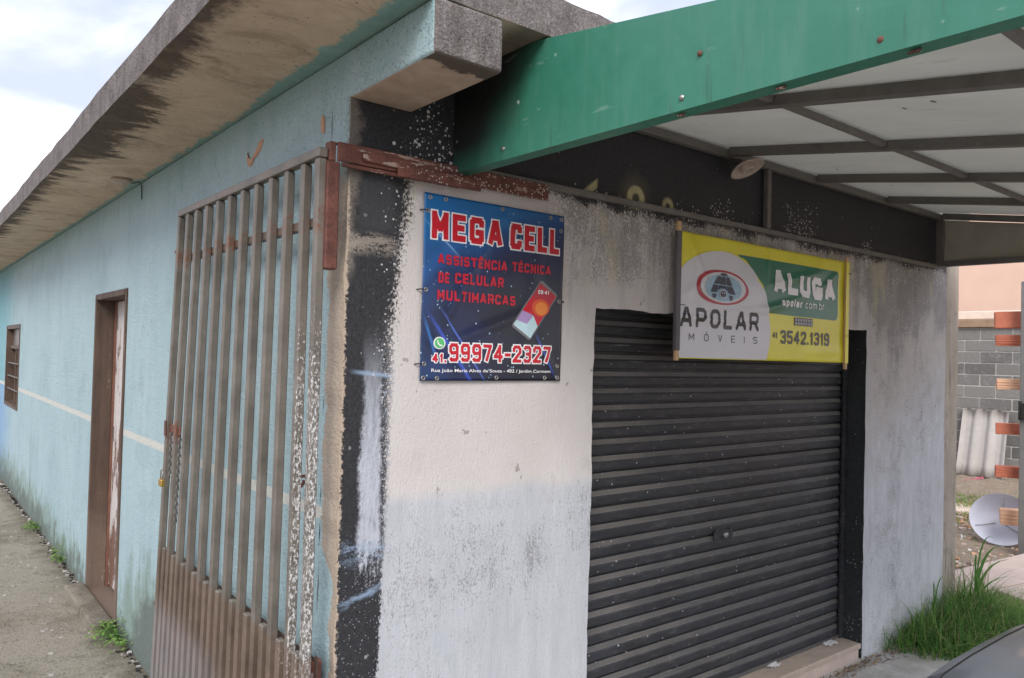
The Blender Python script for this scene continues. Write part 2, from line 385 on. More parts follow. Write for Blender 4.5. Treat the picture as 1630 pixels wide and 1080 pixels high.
def beige_mat():
    g = Mat('bare_render'); z = g.z
    big = g.un(3, 4, .6); fine = g.un(60, 5, .7, off=2); strk = g.un(14, 5, .65, stretch=(1, 1, .15), off=4)
    c = g.mix(big*.4+strk*.6, (.33, .285, .23), (.53, .47, .40))
    c = g.mix(g.mul(g.ss(z, .6, .0), .5), c, (.22, .20, .15)); c = g.mix(g.mul(g.cmpv(g.un(26, 5, .7, stretch=(1, 1, .06), off=71), .80, .05), .7), c, (.10, .085, .065)); c = g.mix(g.mul(g.ss(g.un(7, 5, .7, off=72), .6, .95), .5), c, (.22, .19, .15))
    return g.out(c, .9, fine, .5, .006, spec=.2)
def reveal_mat():
    g = Mat('black_reveal_paint')
    fine = g.un(60, 4, .7); sp = g.sprinkle(80, g.mul(g.ss(g.z, 1.2, .3), .16)+.02)
    c = g.mix(fine, (.014, .016, .017), (.038, .042, .044))
    return g.out(g.mix(sp*.6, c, (.4, .42, .42)), .7, fine, .4, .004)
def shutter_mat(name, lo, hi, dusty=False):
    g = Mat(name); x, z = g.x, g.z
    mid = g.un(6, 5, .6, stretch=(.5, 1, 2.5)); fine = g.un(70, 3, .7, off=2)
    c = g.mix(mid*.7+fine*.3, lo, hi)
    c = g.mix(g.mul(g.ss(z, 1.6, .3), g.un(3, 4, .6, off=7), .45), c, (.062, .068, .086))
    c = g.mix(g.mul(g.ss(g.un(40, 5, .7, stretch=(.25, 1, 1), off=31), .5, .95), .30), c, (.12, .11, .10))
    sp = g.sprinkle(75, .012, 1.0, stretch=(1, 1, 1.4)); c = g.mix(sp*.8, c, (.5, .5, .5))
    sc = g.cmpv(g.un(30, 4, .7, stretch=(.1, 1, 2), off=9), .93, .03); c = g.mix(sc*.35, c, (.3, .3, .3))
    return g.out(c, .55 if not dusty else .8, fine, .15, .002, spec=.4)
def bars_mat():
    g = Mat('brown_grey_gate_steel'); x, y, z = g.x, g.y, g.z
    mid = g.un(7, 5, .65); fine = g.un(60, 4, .7, off=2); vf = g.un(130, 3, .8, stretch=(1, 1, .5), off=5)
    c = g.mix(mid, (.110, .094, .078), (.205, .182, .155))
    ru = g.mx(g.ss(g.ab(z-2.19), .09, .01), g.ss(g.ab(z-2.40), .05, .0)*.62)
    ru = g.mx(ru*.7, g.mul(g.ss(z, .84, .62), .30)); ru = g.mx(ru, g.ss(g.ab(z-1.36), .09, .02)*g.ss(y, 1.2, 1.5))
    rm = g.cmpv(mid*.5+fine*.5, g.lin(ru, 0, 1, .93, .38), .12)
    c = g.mix(rm*.8, c, g.mix(fine, (.10, .035, .018), (.22, .09, .05)))
    # white overspray on the bars nearest the corner
    near = g.mul(g.ss(y, .34, .08), g.ss(z, 2.3, 1.5), .9); near = g.mx(near, g.mul(g.ss(z, 1.35, .2), g.ss(y, .8, .1), .35))
    wf = g.cmpv(vf*.8+fine*.2, g.lin(near, 0, 1, 1.10, .50), .08)
    side = g.m('MAXIMUM', g.ny*-1, 0)
    wf = g.mul(wf, g.mx(g.ss(side, .5, .8), g.ss(y, .05, .02)*.5+.15))
    c = g.mix(wf, c, (.66, .66, .66))
    c = g.mix(g.mul(g.ss(z, .80, .77), g.ss(z, .1, .6), .55), c, g.mix(mid, (.115, .070, .046), (.20, .125, .085)))
    gl = g.mul(g.ss(z, .60, .42), g.ss(y, .6, 1.2), .42)
    c = g.mix(gl, c, (.34, .32, .34))
    return g.out(c, .5, fine*.6+wf*.8, .3, .003, metal=.15)
def rust_mat():
    g = Mat('rusty_red_oxide'); x = g.x
    mid = g.un(14, 5, .7); fine = g.un(80, 4, .75, off=2)
    c = g.mix(mid, (.085, .030, .022), (.20, .075, .055))
    c = g.mix(g.cmpv(fine, .72, .1)*.6, c, (.035, .020, .016))
    wf = g.sprinkle(95, g.mul(g.ss(x, .12, .35), .55), 3.0)
    c = g.mix(wf*.85, c, (.62, .55, .50))
    pe = g.mul(g.cmpv(g.un(30, 4, .7, stretch=(.3, 1, 1.5), off=8), .78, .05), g.ss(x, -.02, .02)); c = g.mix(pe*.7, c, (.5, .38, .32))
    return g.out(c, .6, fine+mid*.5, .5, .003, spec=.4)
def green_mat():
    g = Mat('green_enamel_sheet'); x, y, z = g.x, g.y, g.z
    big = g.un(2.5, 4, .6); mid = g.un(14, 5, .65, off=1); fine = g.un(90, 3, .7, off=2)
    c = g.mix(big*.7+mid*.3, (.026, .160, .100), (.042, .200, .138))
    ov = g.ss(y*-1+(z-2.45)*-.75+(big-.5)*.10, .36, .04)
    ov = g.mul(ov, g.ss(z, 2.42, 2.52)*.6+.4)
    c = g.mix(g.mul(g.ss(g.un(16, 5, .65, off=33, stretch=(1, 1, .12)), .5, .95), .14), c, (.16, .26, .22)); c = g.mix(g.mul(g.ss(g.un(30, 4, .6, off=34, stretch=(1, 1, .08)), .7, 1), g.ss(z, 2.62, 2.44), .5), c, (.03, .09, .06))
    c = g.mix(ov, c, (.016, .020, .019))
    sc = g.cmpv(g.un(18, 4, .7, stretch=(1, .3, 2), off=9), .96, .03); c = g.mix(sc*.25, c, (.3, .42, .36))
    c = g.mix(g.mul(g.sprinkle(40, .02), .7), c, (.5, .6, .55))
    return g.out(c, g.lin(mid, 0, 1, .30, .50), big+mid*.15, .2, .012, spec=.5)
def ceil_mat():
    g = Mat('pale_roof_sheet'); big = g.un(1.6, 4, .6); mid = g.un(11, 5, .65, off=1, stretch=(1, .35, 1))
    c = g.mix(big*.5+mid*.5, (.64, .64, .60), (.76, .76, .72))
    d, r1, r2 = g.dots(4.2, (1, 2.2, 1)); sp = g.mul(g.cmpv(.07, d, .012), g.cmpv(.45, r1, .01))
    c = g.mix(sp*.8, c, (.06, .055, .05))
    c = g.mix(g.mul(g.ss(mid, .75, 1), .3), c, (.33, .31, .28))
    p = g.N('ShaderNodeBsdfPrincipled'); t = g.N('ShaderNodeBsdfTranslucent'); ms = g.N('ShaderNodeMixShader'); o = g.N('ShaderNodeOutputMaterial')
    g.put(p.inputs['Base Color'], c); p.inputs['Roughness'].default_value = .6; g.put(t.inputs[0], c); ms.inputs[0].default_value = .28
    g.nt.links.new(p.outputs[0], ms.inputs[1]); g.nt.links.new(t.outputs[0], ms.inputs[2]); g.nt.links.new(ms.outputs[0], o.inputs[0]); return g.mat
def conc_path_mat():
    g = Mat('old_concrete_path'); x, y = g.x, g.y
    big = g.un(1.1, 5, .62, dist=.3); mid = g.un(5, 6, .65, off=1); fine = g.un(60, 5, .72, off=2)
    c = g.mix(mid*.6+fine*.4, (.30, .26, .205), (.48, .43, .355))
    c = g.mix(g.mul(g.ss(big, .45, .85), .45), c, (.165, .140, .090))
    c = g.mix(g.mul(g.ss(x+(mid-.5)*.25, -.22, -.02), .6), c, (.095, .088, .062))
    c = g.mix(g.mul(g.ss(g.un(3, 5, .65, off=5), .6, .9), .4), c, (.36, .32, .27))
    c = g.mix(g.mul(g.sprinkle(26, .07), .8), c, (.50, .46, .40)); c = g.mix(g.mul(g.sprinkle(60, .10, 5.0), .7), c, (.09, .08, .06)); c = g.mix(g.mul(g.cmpv(fine*.6+mid*.4, .62, .08), .45), c, (.10, .09, .065))
    cr = g.m('SUBTRACT', 1, g.ss(g.ab(g.noise(1.4, 6, .6, off=9)-.5), .0, .004)); c = g.mix(cr*.5, c, (.05, .045, .035))
    return g.out(c, .9, fine*.9+mid*.8-cr*.5, .9, .014, spec=.25)
def apron_mat():
    g = Mat('pale_concrete_apron')
    mid = g.un(7, 6, .65, off=1); fine = g.un(70, 5, .72, off=2)
    c = g.mix(mid, (.36, .35, .33), (.58, .57, .55)); c = g.mix(g.cmpv(fine, .82, .08)*.6, c, (.14, .13, .12))
    return g.out(c, .9, fine+mid, .5, .006, spec=.25)
def dirt_mat():
    g = Mat('dry_dirt_and_litter')
    big = g.un(.8, 4, .6); mid = g.un(9, 6, .7, off=1); fine = g.un(45, 5, .75, off=2)
    c = g.mix(mid*.5+fine*.5, (.27, .195, .135), (.56, .46, .37))
    c = g.mix(g.mul(g.ss(big, .5, .9), .5), c, (.44, .38, .33)); c = g.mix(g.cmpv(fine, .86, .06)*.7, c, (.6, .55, .5))
    return g.out(c, .95, fine+mid, .9, .02, spec=.15)

M = dict(
    front=front_mat(), side=side_mat(), corbel_side=side_mat('corbel_side_paint', True), soffit=soffit_mat(), edge=edge_mat(), corbel_b=corbel_bottom_mat(), beige=beige_mat(),
    reveal=reveal_mat(), slat=shutter_mat('shutter_face_paint', (.013, .013, .015), (.028, .029, .033)), ledge=shutter_mat('dusty_shutter_ledge', (.075, .070, .065), (.15, .14, .13), True),
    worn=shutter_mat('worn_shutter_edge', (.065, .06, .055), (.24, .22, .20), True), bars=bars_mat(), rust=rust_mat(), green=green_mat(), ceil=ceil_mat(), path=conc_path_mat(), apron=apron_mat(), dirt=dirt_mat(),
    frame=plain('grey_primer_steel', (.135, .125, .115), .55, .25, 25), trim=plain('grey_flat_trim', (.15, .14, .13), .6, .3, 25),
    wood=plain('dark_stained_wood', (.095, .060, .043), .6, .45, 9), plank=plain('weathered_plank', (.30, .20, .13), .8, .35, 12),
    pine=plain('pale_pine', (.62, .40, .22), .7, .15, 40), grey_tape=plain('grey_batten_wrap', (.12, .11, .12), .6, .2, 30),
    dark=plain('dark_interior', (.02, .018, .016), .9), glass=plain('dark_window_glass', (.03, .03, .032), .12, .1, 5, 0),
    porcelain=plain('dusty_porcelain', (.44, .36, .31), .5, .25, 35), steel=plain('galvanised_steel', (.32, .31, .29), .4, .2, 60, metal=.7),
    brass=plain('brass', (.55, .36, .10), .35, .2, 60, metal=.8), chain=plain('tarnished_chain', (.17, .16, .15), .45, .3, 80, metal=.6),
    rivet=plain('bolt_rust', (.13, .055, .038), .8, .3, 80), tile=plain('pinkish_stone_tile', (.44, .36, .30), .75, .16, 30, .3),
    mortar=plain('pale_mortar', (.56, .54, .51), .9, .15, 60, .4), block=None,
    peach=plain('peach_render', (.70, .49, .38), .9, .07, 4, .1), cream=plain('cream_coping', (.74, .60, .49), .8, .12, 14, .2),
    clay=plain('orange_clay_brick', (.46, .145, .085), .85, .22, 30, .4), clay2=plain('pale_clay_brick', (.66, .40, .26), .85, .18, 30, .4),
    fibre=plain('fibre_cement', (.42, .39, .37), .9, .14, 14, .3), dish=plain('faded_dish_paint', (.50, .52, .60), .5, .08, 8, .1),
    slab=plain('pink_grey_concrete_plank', (.52, .42, .37), .9, .15, 16, .4), terracotta=plain('exposed_terracotta', (.50, .29, .19), .9, .2, 50, .5),
    oldwood=None, panel_grey=plain('dull_translucent_panel', (.34, .315, .255), .55, .22, 6, .25),
    post=plain('grey_post_steel', (.17, .17, .165), .6, .2, 20), rubber=plain('tyre_rubber', (.02, .02, .02), .8), 
    white_paint=plain('white_paint', (.7, .7, .7), .6, .1, 40), pink=plain('pink_wrapper', (.65, .12, .22), .4, .3, 60),
)

g = Mat('grey_block'); n_ = g.un(22, 5, .7); b_ = g.un(5, 4, .6, off=2)
c_ = g.mix(g.rand, (.125, .120, .115), (.225, .218, .205)); c_ = g.mix(g.mul(g.ss(n_*.6+b_*.4, .5, .9), .5), c_, (.33, .31, .29))
M['block'] = g.out(c_, .9, n_, .6, .005)
g = Mat('worn_door_frame_wood'); n_ = g.un(16, 6, .7, stretch=(1, 1, .08)); b_ = g.un(3, 5, .65, off=2); f_ = g.un(60, 4, .7, off=4)
c_ = g.mix(n_*.6+b_*.4, (.032, .020, .015), (.135, .085, .060)); c_ = g.mix(g.mul(g.ss(g.z+(b_-.5)*.5, .75, .1), .6), c_, (.21, .155, .12)); c_ = g.mix(g.mul(g.cmpv(n_*.5+f_*.5, .80, .06), .6), c_, (.40, .36, .32))
M['oldwood'] = g.out(c_, .75, n_+f_*.4, .6, .004)
# ================================================================== THE SETTING
def sheet(name, x0, x1, y0, y1, z, mat, nx=1, ny=1, amp=0, **k):
    mb = MB(); vs = []
    for j in range(ny+1):
        for i in range(nx+1):
            X = x0+(x1-x0)*i/nx; Y = y0+(y1-y0)*j/ny
            dz = amp*(math.sin(X*1.7+Y*.6)*.4+math.sin(X*4.1-Y*3.3)*.3+rng.normal()*.35) if amp else 0
            vs.append((X, Y, z+dz))
    fs = [(j*(nx+1)+i, j*(nx+1)+i+1, (j+1)*(nx+1)+i+1, (j+1)*(nx+1)+i) for j in range(ny) for i in range(nx)]
    mb.add(vs, fs, smooth=amp > 0)
    return mb.build(name, mat, kind='structure', **k)
sheet('ground', -300, 300, -300, 300, -.09, M['dirt'])
sheet('side_path', -4.5, -.0, -6, 18, -.04, M['path'], 60, 200, .0035)
sheet('front_apron', 0, 3.95, -7, .15, -.004, M['apron'], 40, 60, .002)
sheet('yard_ground', 3.95, 15, -7, 8, -.02, M['dirt'], 110, 140, .022)

# ================================================================== THE CORNER SHOP
bld = empty('shop_building', (0, 0, 0), label='low corner shop with light blue side wall and black and white painted front', cat='building')

def jit(a): return random.uniform(-a, a)
# front wall with a ragged opening for the shutter; x 0..4.57, y 0..0.137
OX0, OX1, OZ0, OZ1 = 1.15, 3.46, .0, 1.978
def front_wall():
    mb = MB(); T = .137; TOP = 2.765; XR = 4.57
    n = 46; zs = [-.09+(TOP+.09)*i/n for i in range(n+1)]
    left = [(jit(.0035)-(.004 if 1.99 < z < 2.05 else 0), z) for z in zs]
    ol = [(OX0+jit(.004)+.002*math.sin(z*7), z) for z in [-.09+(OZ1+.09)*i/40 for i in range(41)]]
    top = [(OX0+(OX1-OX0)*i/46, OZ1+jit(.005)+.002*math.sin(i*.7)) for i in range(1, 46)]
    orr = [(OX1+jit(.004), z) for z in [OZ1-(OZ1+.09)*i/30 for i in range(31)]]
    right = [(XR+jit(.004), z) for z in [-.09+(TOP+.09)*i/30 for i in range(31)]]
    outline = orr + right + left[::-1] + ol + top
    # order: down the right side of opening, out to right edge going up, across the top, down the left edge, up the left of opening, across opening top
    N = len(outline)
    v0 = [(x, 0, z) for x, z in outline]; v1 = [(x, T, z) for x, z in outline]
    mb.add(v0, [tuple(range(N))[::-1]], 0)
    mb.add(v1, [tuple(range(N))], 0)
    b = 0
    for i in range(N):
        j = (i+1) % N
        (xa, za), (xb, zb) = outline[i], outline[j]
        onleft = xa < .03 and xb < .03
        inside = OX0-.03 < xa < OX1+.03 and OX0-.03 < xb < OX1+.03 and za < OZ1+.05 and zb < OZ1+.05
        mb.add([v0[i], v0[j], v1[j], v1[i]], [(0, 1, 2, 3)], 1 if onleft else 2 if inside else 0)
    return mb.build('front_wall', [M['front'], M['side'], M['reveal']], bld)
fw = front_wall()
# tessellation of the big n-gon
def tri(o):
    bm = bmesh.new(); bm.from_mesh(o.data); bmesh.ops.triangulate(bm, faces=[f for f in bm.faces if len(f.verts) > 4]); bmesh.ops.recalc_face_normals(bm, faces=bm.faces); bm.to_mesh(o.data); bm.free()
tri(fw)
# pier-end strip of bare render
mb = MB(); n = 30
for i in range(n):
    z0 = -.09+2.855*i/n; z1 = -.09+2.855*(i+1)/n
mb.box((4.572, .006, -.09), (4.80, .30, 2.76)); mb.build('end_pilaster', M['beige'], bld, bevel=.012, seg=2)

def plane_holes(mb, axis_pts, us, vs, holes, mi=0):
    """grid of quads over us x vs, skipping cells whose centre is in a hole"""
    for i in range(len(us)-1):
        for j in range(len(vs)-1):
            cu = (us[i]+us[i+1])/2; cv = (vs[j]+vs[j+1])/2
            if any(a < cu < b and c < cv < d for a, b, c, d in holes): continue
            mb.add([axis_pts(us[i], vs[j]), axis_pts(us[i+1], vs[j]), axis_pts(us[i+1], vs[j+1]), axis_pts(us[i], vs[j+1])], [(0, 3, 2, 1)], mi)
DY0, DY1, DZ1 = 3.05, 4.03, 2.135
WY0, WY1, WZ0, WZ1 = 8.45, 9.80, .955, 1.985
mb = MB(); holes = [(DY0, DY1, -.2, DZ1), (WY0, WY1, WZ0, WZ1)]
us = sorted({.1375, DY0, DY1, WY0, WY1, 16.0}); vs = sorted({-.12, WZ0, WZ1, DZ1, 2.765})
plane_holes(mb, lambda u, v: (0, u, v), us, vs, holes)
plane_holes(mb, lambda u, v: (.16, u, v), us, vs, holes)
for a, b, c, d in holes:
    mb.add([(0, a, c), (.16, a, c), (.16, a, d), (0, a, d)], [(0, 1, 2, 3)])
    mb.add([(0, b, c), (0, b, d), (.16, b, d), (.16, b, c)], [(0, 1, 2, 3)])
    mb.add([(0, a, d), (.16, a, d), (.16, b, d), (0, b, d)], [(0, 1, 2, 3)])
    mb.add([(0, a, c), (0, b, c), (.16, b, c), (.16, a, c)], [(0, 1, 2, 3)])
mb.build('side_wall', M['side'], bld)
# closing walls far side and rear so the shell is a room
MB().box((4.62, .302, -.09), (4.78, 16, 2.76)).build('far_wall', M['beige'], bld)
MB().box((.161, 15.8, -.09), (4.61, 16, 2.76)).build('rear_wall', M['beige'], bld)

# roof slab: uneven outer edges
def slab():
    mb = MB(); zt = 2.90; zb = 2.77
    def edge(n, f): return [f(i/n) for i in range(n+1)]
    k = 90
    outl = [(-.475+jit(.0025)+.0015*math.sin(i*.5), -.51+(16.5+.51)*i/k) for i in range(k+1)]
    outr = [(4.95, 16.5), (4.95, .004), (1.0, .004), (1.0, -.51)]
    fr = [(1.0-(1.0+.475)*i/24, -.51+jit(.004)) for i in range(1, 24)]
    o = outl+outr+fr; N = len(o)
    lo = [(x, y, zb+jit(.002)) for x, y in o]; hi = [(x, y, zt+jit(.003)) for x, y in o]
    mb.add(lo, [tuple(range(N))], 0); mb.add(hi, [tuple(range(N))[::-1]], 1)
    for i in range(N):
        j = (i+1) % N; mb.add([lo[i], lo[j], hi[j], hi[i]], [(0, 1, 2, 3)], 1)
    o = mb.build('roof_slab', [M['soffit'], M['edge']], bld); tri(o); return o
slab()
# corbel beam end
mb = MB()
x0, x1, y0, y1, z0, z1 = -.004, .238, -.512, .035, 2.608, 2.7685
P = [(x0, y0, z0), (x1, y0, z0-.002), (x1, y1, z0), (x0, y1, z0), (x0, y0, z1), (x1, y0, z1), (x1, y1, z1), (x0, y1, z1)]
mb.add(P, [(0, 3, 2, 1)], 1); mb.add(P, [(4, 5, 6, 7), (0, 1, 5, 4), (1, 2, 6, 5), (2, 3, 7, 6)], 2); mb.add(P, [(3, 0, 4, 7)], 0)
cb = mb.build('corbel', [M['corbel_side'], M['corbel_b'], M['edge']], bld)
bm = bmesh.new(); bm.from_mesh(cb.data); bmesh.ops.remove_doubles(bm, verts=bm.verts, dist=1e-5); bm.to_mesh(cb.data); bm.free()
md = cb.modifiers.new('bevel', 'BEVEL'); md.width = .012; md.segments = 3; md.limit_method = 'ANGLE'
# broken plaster scars on the side wall
def scar(y, z, pts, mat, name='plaster_scar'):
    mb = MB(); N = len(pts)
    v0 = [(-.0015, y+a, z+b) for a, b in pts]; v1 = [(-.006-.003*random.random(), y+a*.8, z+b*.8) for a, b in pts]
    mb.add(v0+v1, [tuple(range(N, 2*N))]+[(i, (i+1) % N, N+(i+1) % N, N+i) for i in range(N)])
    return mb.build(name, mat, bld)
scar(.90, 2.575, [(.052, .030), (.058, -.005), (.045, -.03), (.015, -.042), (-.01, -.030), (-.035, -.006), (-.07, .004), (-.10, .022), (-.125, .055), (-.128, .050), (-.105, .016), (-.07, -.003), (-.04, -.012), (-.005, -.012), (.02, -.008), (.04, .005)], M['terracotta'])
scar(.20, 2.56, [(.012, .035), (.018, 0), (.01, -.03), (-.008, -.035), (-.012, 0), (-.004, .03)], M['terracotta'])

# roller shutter -> slats
sh = MB().box((OX0+.01, .150, .095), (OX1-.01, .154, 2.10)).build('roller_shutter', M['dark'], bld)
prof = [(.011, 0.0), (-.0025, .003), (-.0040, .012), (-.0040, .036), (-.0010, .0435), (.0015, .0455), (.0045, .0560), (.0075, .0655), (.0140, .0680), (.0135, .0765), (.011, .0768)]
PITCH = .0765
def slat_mesh():
    mb = MB(); X0, X1 = OX0+.002, OX1-.036
    nseg = 8
    for s in range(nseg):
        xa = X0+(X1-X0)*s/nseg; xb = X0+(X1-X0)*(s+1)/nseg
        for i in range(len(prof)-1):
            (ya, za), (yb, zb) = prof[i], prof[i+1]
            mi = 2 if i == 4 else 1 if i in (5, 6) else 0
            mb.add([(xa, ya, za), (xb, ya, za), (xb, yb, zb), (xa, yb, zb)], [(0, 1, 2, 3)], mi)
    me = bpy.data.meshes.new('slat'); me.from_pydata(mb.v, [], mb.f); me.materials.append(M['slat']); me.materials.append(M['ledge']); me.materials.append(M['worn'])
    me.polygons.foreach_set('material_index', mb.m); me.update(); return me
sm = slat_mesh()
for i in range(26):
    o = bpy.data.objects.new('slat', sm); col.objects.link(o); o.parent = sh; o.matrix_parent_inverse = sh.matrix_world.inverted()
    o.location = (jit(.002), .134+jit(.0015), .112+i*PITCH); o.rotation_euler = (jit(.01), jit(.0006), jit(.0006))
MB().box((OX0+.002, .118, .0975), (OX1-.03, .150, .113)).build('bottom_bar', M['ledge'], sh, bevel=.002)
MB().box((OX1-.050, .108, .096), (OX1-.002, .126, 1.97)).build('guide_rail', M['slat'], sh, bevel=.002)
mb = MB(); mb.box((2.16, .122, .845), (2.32, .1265, .892)); mb.box((2.17, .119, .885), (2.19, .123, .90)); mb.box((2.29, .119, .885), (2.31, .123, .90))
mb.build('lock_plate', M['slat'], sh, bevel=.002)
MB().lathe((2.245, .122, .868), (0, -1, 0), [(.0, .020), (.012, .019), (.016, .012), (.014, 0)], 14).build('lock_knob', M['steel'], sh)
# threshold step of stone tiles
xs = [1.16, 1.72, 2.28, 2.86, 3.445]
for a, b in zip(xs[:-1], xs[1:]):
    MB().box((a+.002, -.004+jit(.003), .062), (b-.002, .149, .093+jit(.001))).build('step_tile', M['tile'], bld, bevel=.004)
MB().box((1.16, .006, -.05), (3.44, .148, .061)).build('step_base', M['slab'], bld, bevel=.006)

# door in the side wall
MB().box((.002, DY0+.003, -.1), (.30, DY1-.003, -.004)).build('door_sill', M['oldwood'], bld)
dr = empty('side_door', (0, 3.5, 0)); dr.parent = bld
mb = MB()
mb.box((-.012, DY1-.045, -.02), (.112, DY1-.004, DZ1-.004)); mb.build('far_jamb', M['oldwood'], dr, bevel=.003).name = 'jamb'
MB().box((-.012, DY0+.004, -.02), (.112, DY0+.035, DZ1-.004)).build('jamb', M['oldwood'], dr, bevel=.003)
MB().box((-.016, DY0+.036, DZ1-.045), (.112, DY1-.046, DZ1-.006)).build('door_head', M['oldwood'], dr, bevel=.003)
MB().box((.112, DY1-.075, 0), (.150, DY1-.030, DZ1-.05)).build('door_stop', plain('reddish_door_stop', (.17, .075, .05), .7, .4, 12), dr)
def door_mat():
    g = Mat('peeling_white_door'); n = g.un(9, 5, .7, stretch=(1, 1, .3)); f = g.un(60, 4, .7)
    c = g.mix(f, (.48, .44, .42), (.62, .58, .56)); c = g.mix(g.cmpv(n*.8+f*.2, g.lin(g.z, .2, 1.6, .42, .68), .05), c, (.16, .085, .06))
    return g.out(c, .7, n+f, .4, .004)
MB().box((.125, DY0+.036, .02), (.165, DY1-.076, DZ1-.047)).build('door_leaf', door_mat(), dr, bevel=.002)
for zz in (1.88, 1.06): MB().box((.1215, DY1-.11, zz), (.1245, DY1-.078, zz+.11)).build('hinge', M['steel'], dr)
MB().box((-.14, DY0-.02, -.06), (-.014, DY1+.04, .028)).build('doorstep', M['path'], bld, bevel=.012, seg=2)
# window in the side wall
wd = empty('side_window', (0, 9, 1.5)); wd.parent = bld
for nm, a, b in (('window_frame', (-.012, WY1-.05, WZ0+.004), (.12, WY1-.003, WZ1-.004)), ('window_frame', (-.008, WY0+.003, WZ0+.004), (.12, WY0+.045, WZ1-.004)),
                 ('window_frame', (-.008, WY0+.046, WZ1-.05), (.12, WY1-.051, WZ1-.004)), ('window_frame', (-.012, WY0+.046, WZ0+.004), (.12, WY1-.051, WZ0+.045)),
                 ('transom', (.03, WY0+.046, WZ1-.30), (.09, WY1-.051, WZ1-.26)), ('mullion', (.03, (WY0+WY1)/2-.02, WZ0+.046), (.09, (WY0+WY1)/2+.02, WZ1-.301))):
    MB().box(a, b).build(nm, M['wood'], wd)
for k in range(1, 4):
    z = WZ0+.045+k*.165; MB().box((.01, WY0+.046, z), (.022, WY1-.051, z+.014)).build('glazing_bar', M['trim'], wd)
MB().box((.10, WY0+.046, WZ0+.046), (.105, WY1-.051, WZ1-.301)).build('pane', M['glass'], wd)
MB().box((.06, WY0+.046, WZ1-.259), (.065, WY1-.051, WZ1-.051)).build('pane', plain('dusty_upper_pane', (.13, .11, .10), .35, .3, 8), wd)

# ================================================================== CANOPY
cn = empty('shop_canopy', (2.4, -1.2, 0), label='green-edged lean-to canopy with grey steel frame over the shop front', cat='canopy')
SL = .158; CY = -2.75; FX = .41; EX = 4.40
def rz(y): return 2.77+SL*y             # underside of rafters
# near fascia: folded green sheet
mb = MB(); ys = [-.002+(CY+.002)*i/26 for i in range(27)]
def fb(y): return 2.42+.010*y
def ft(y): return 2.842+SL*y
for i in range(26):
    a, b = ys[i], ys[i+1]; w = lambda y: .0025*math.sin(y*5)+.0015*math.sin(y*17)
    for t in range(4):
        za0 = fb(a)+(ft(a)-fb(a))*t/4; za1 = fb(a)+(ft(a)-fb(a))*(t+1)/4
        zb0 = fb(b)+(ft(b)-fb(b))*t/4; zb1 = fb(b)+(ft(b)-fb(b))*(t+1)/4
        u = math.sin(math.pi*t/4); u2 = math.sin(math.pi*(t+1)/4)
        mb.add([(FX+w(a)*u, a, za0), (FX+w(a)*u2, a, za1), (FX+w(b)*u2, b, zb1), (FX+w(b)*u, b, zb0)], [(0, 1, 2, 3)], smooth=True)
    mb.add([(FX, a, fb(a)), (FX, b, fb(b)), (FX+.045, b, fb(b)-.004), (FX+.045, a, fb(a)-.004)], [(0, 1, 2, 3)])
    mb.add([(FX+.045, a, fb(a)-.004), (FX+.045, b, fb(b)-.004), (FX+.045, b, fb(b)+.02), (FX+.045, a, fb(a)+.02)], [(0, 1, 2, 3)])
    mb.add([(FX, a, ft(a)), (FX+.045, a, ft(a)), (FX+.045, b, ft(b)), (FX, b, ft(b))], [(0, 1, 2, 3)])
mb.add([(FX, -.003, fb(0)), (FX+.045, -.003, fb(0)), (FX+.045, -.003, ft(0)), (FX, -.003, ft(0))], [(0, 1, 2, 3)])
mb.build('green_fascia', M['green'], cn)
for (y, z, m) in ((-1.102, 2.541, 'rivet'), (-1.56, 2.436, 'rivet'), (-1.047, 2.442, 'steel'), (-.30, 2.455, 'steel')):
    MB().lathe((FX-.001, y, z), (-1, 0, 0), [(0, .005), (.005, .0045), (.008, 0)], 10).build('screw', M[m], cn)
for (y) in (-1.32, -1.62, -1.03):
    MB().hexa([(FX+.010+jit(.003), y-.016, fb(y)-.0075), (FX+.026, y-.008+jit(.004), fb(y)-.0075), (FX+.020, y+.015, fb(y)-.0075), (FX+.012, y+.006, fb(y)-.0075), (FX+.010, y-.016, fb(y)-.0046), (FX+.026, y-.010, fb(y)-.0046), (FX+.020, y+.015, fb(y)-.0046), (FX+.012, y+.006, fb(y)-.0046)]).build('rust_spot', M['rust'], cn)
# rafters, purlins, ledger
RX = [.50, 1.20, 2.01, 2.81, 3.62, EX]
for i, xx in enumerate(RX):
    MB().bar((xx, -.042, rz(-.042)+.026), (xx, CY+.03, rz(CY+.03)+.026), .042, .040).build('rafter', M['frame'], cn, bevel=.003)
MB().box((.457, -.040, 2.7645), (4.43, -.003, 2.802)).build('ledger', M['frame'], cn, bevel=.003)
for yy in (-.805, -1.66, -2.5):
    for a, b in zip(RX[:-1], RX[1:]):
        MB().bar((a+.026, yy, rz(yy)+.030), (b-.026, yy, rz(yy)+.030), .024, .022).build('purlin', M['trim'], cn, bevel=.002)
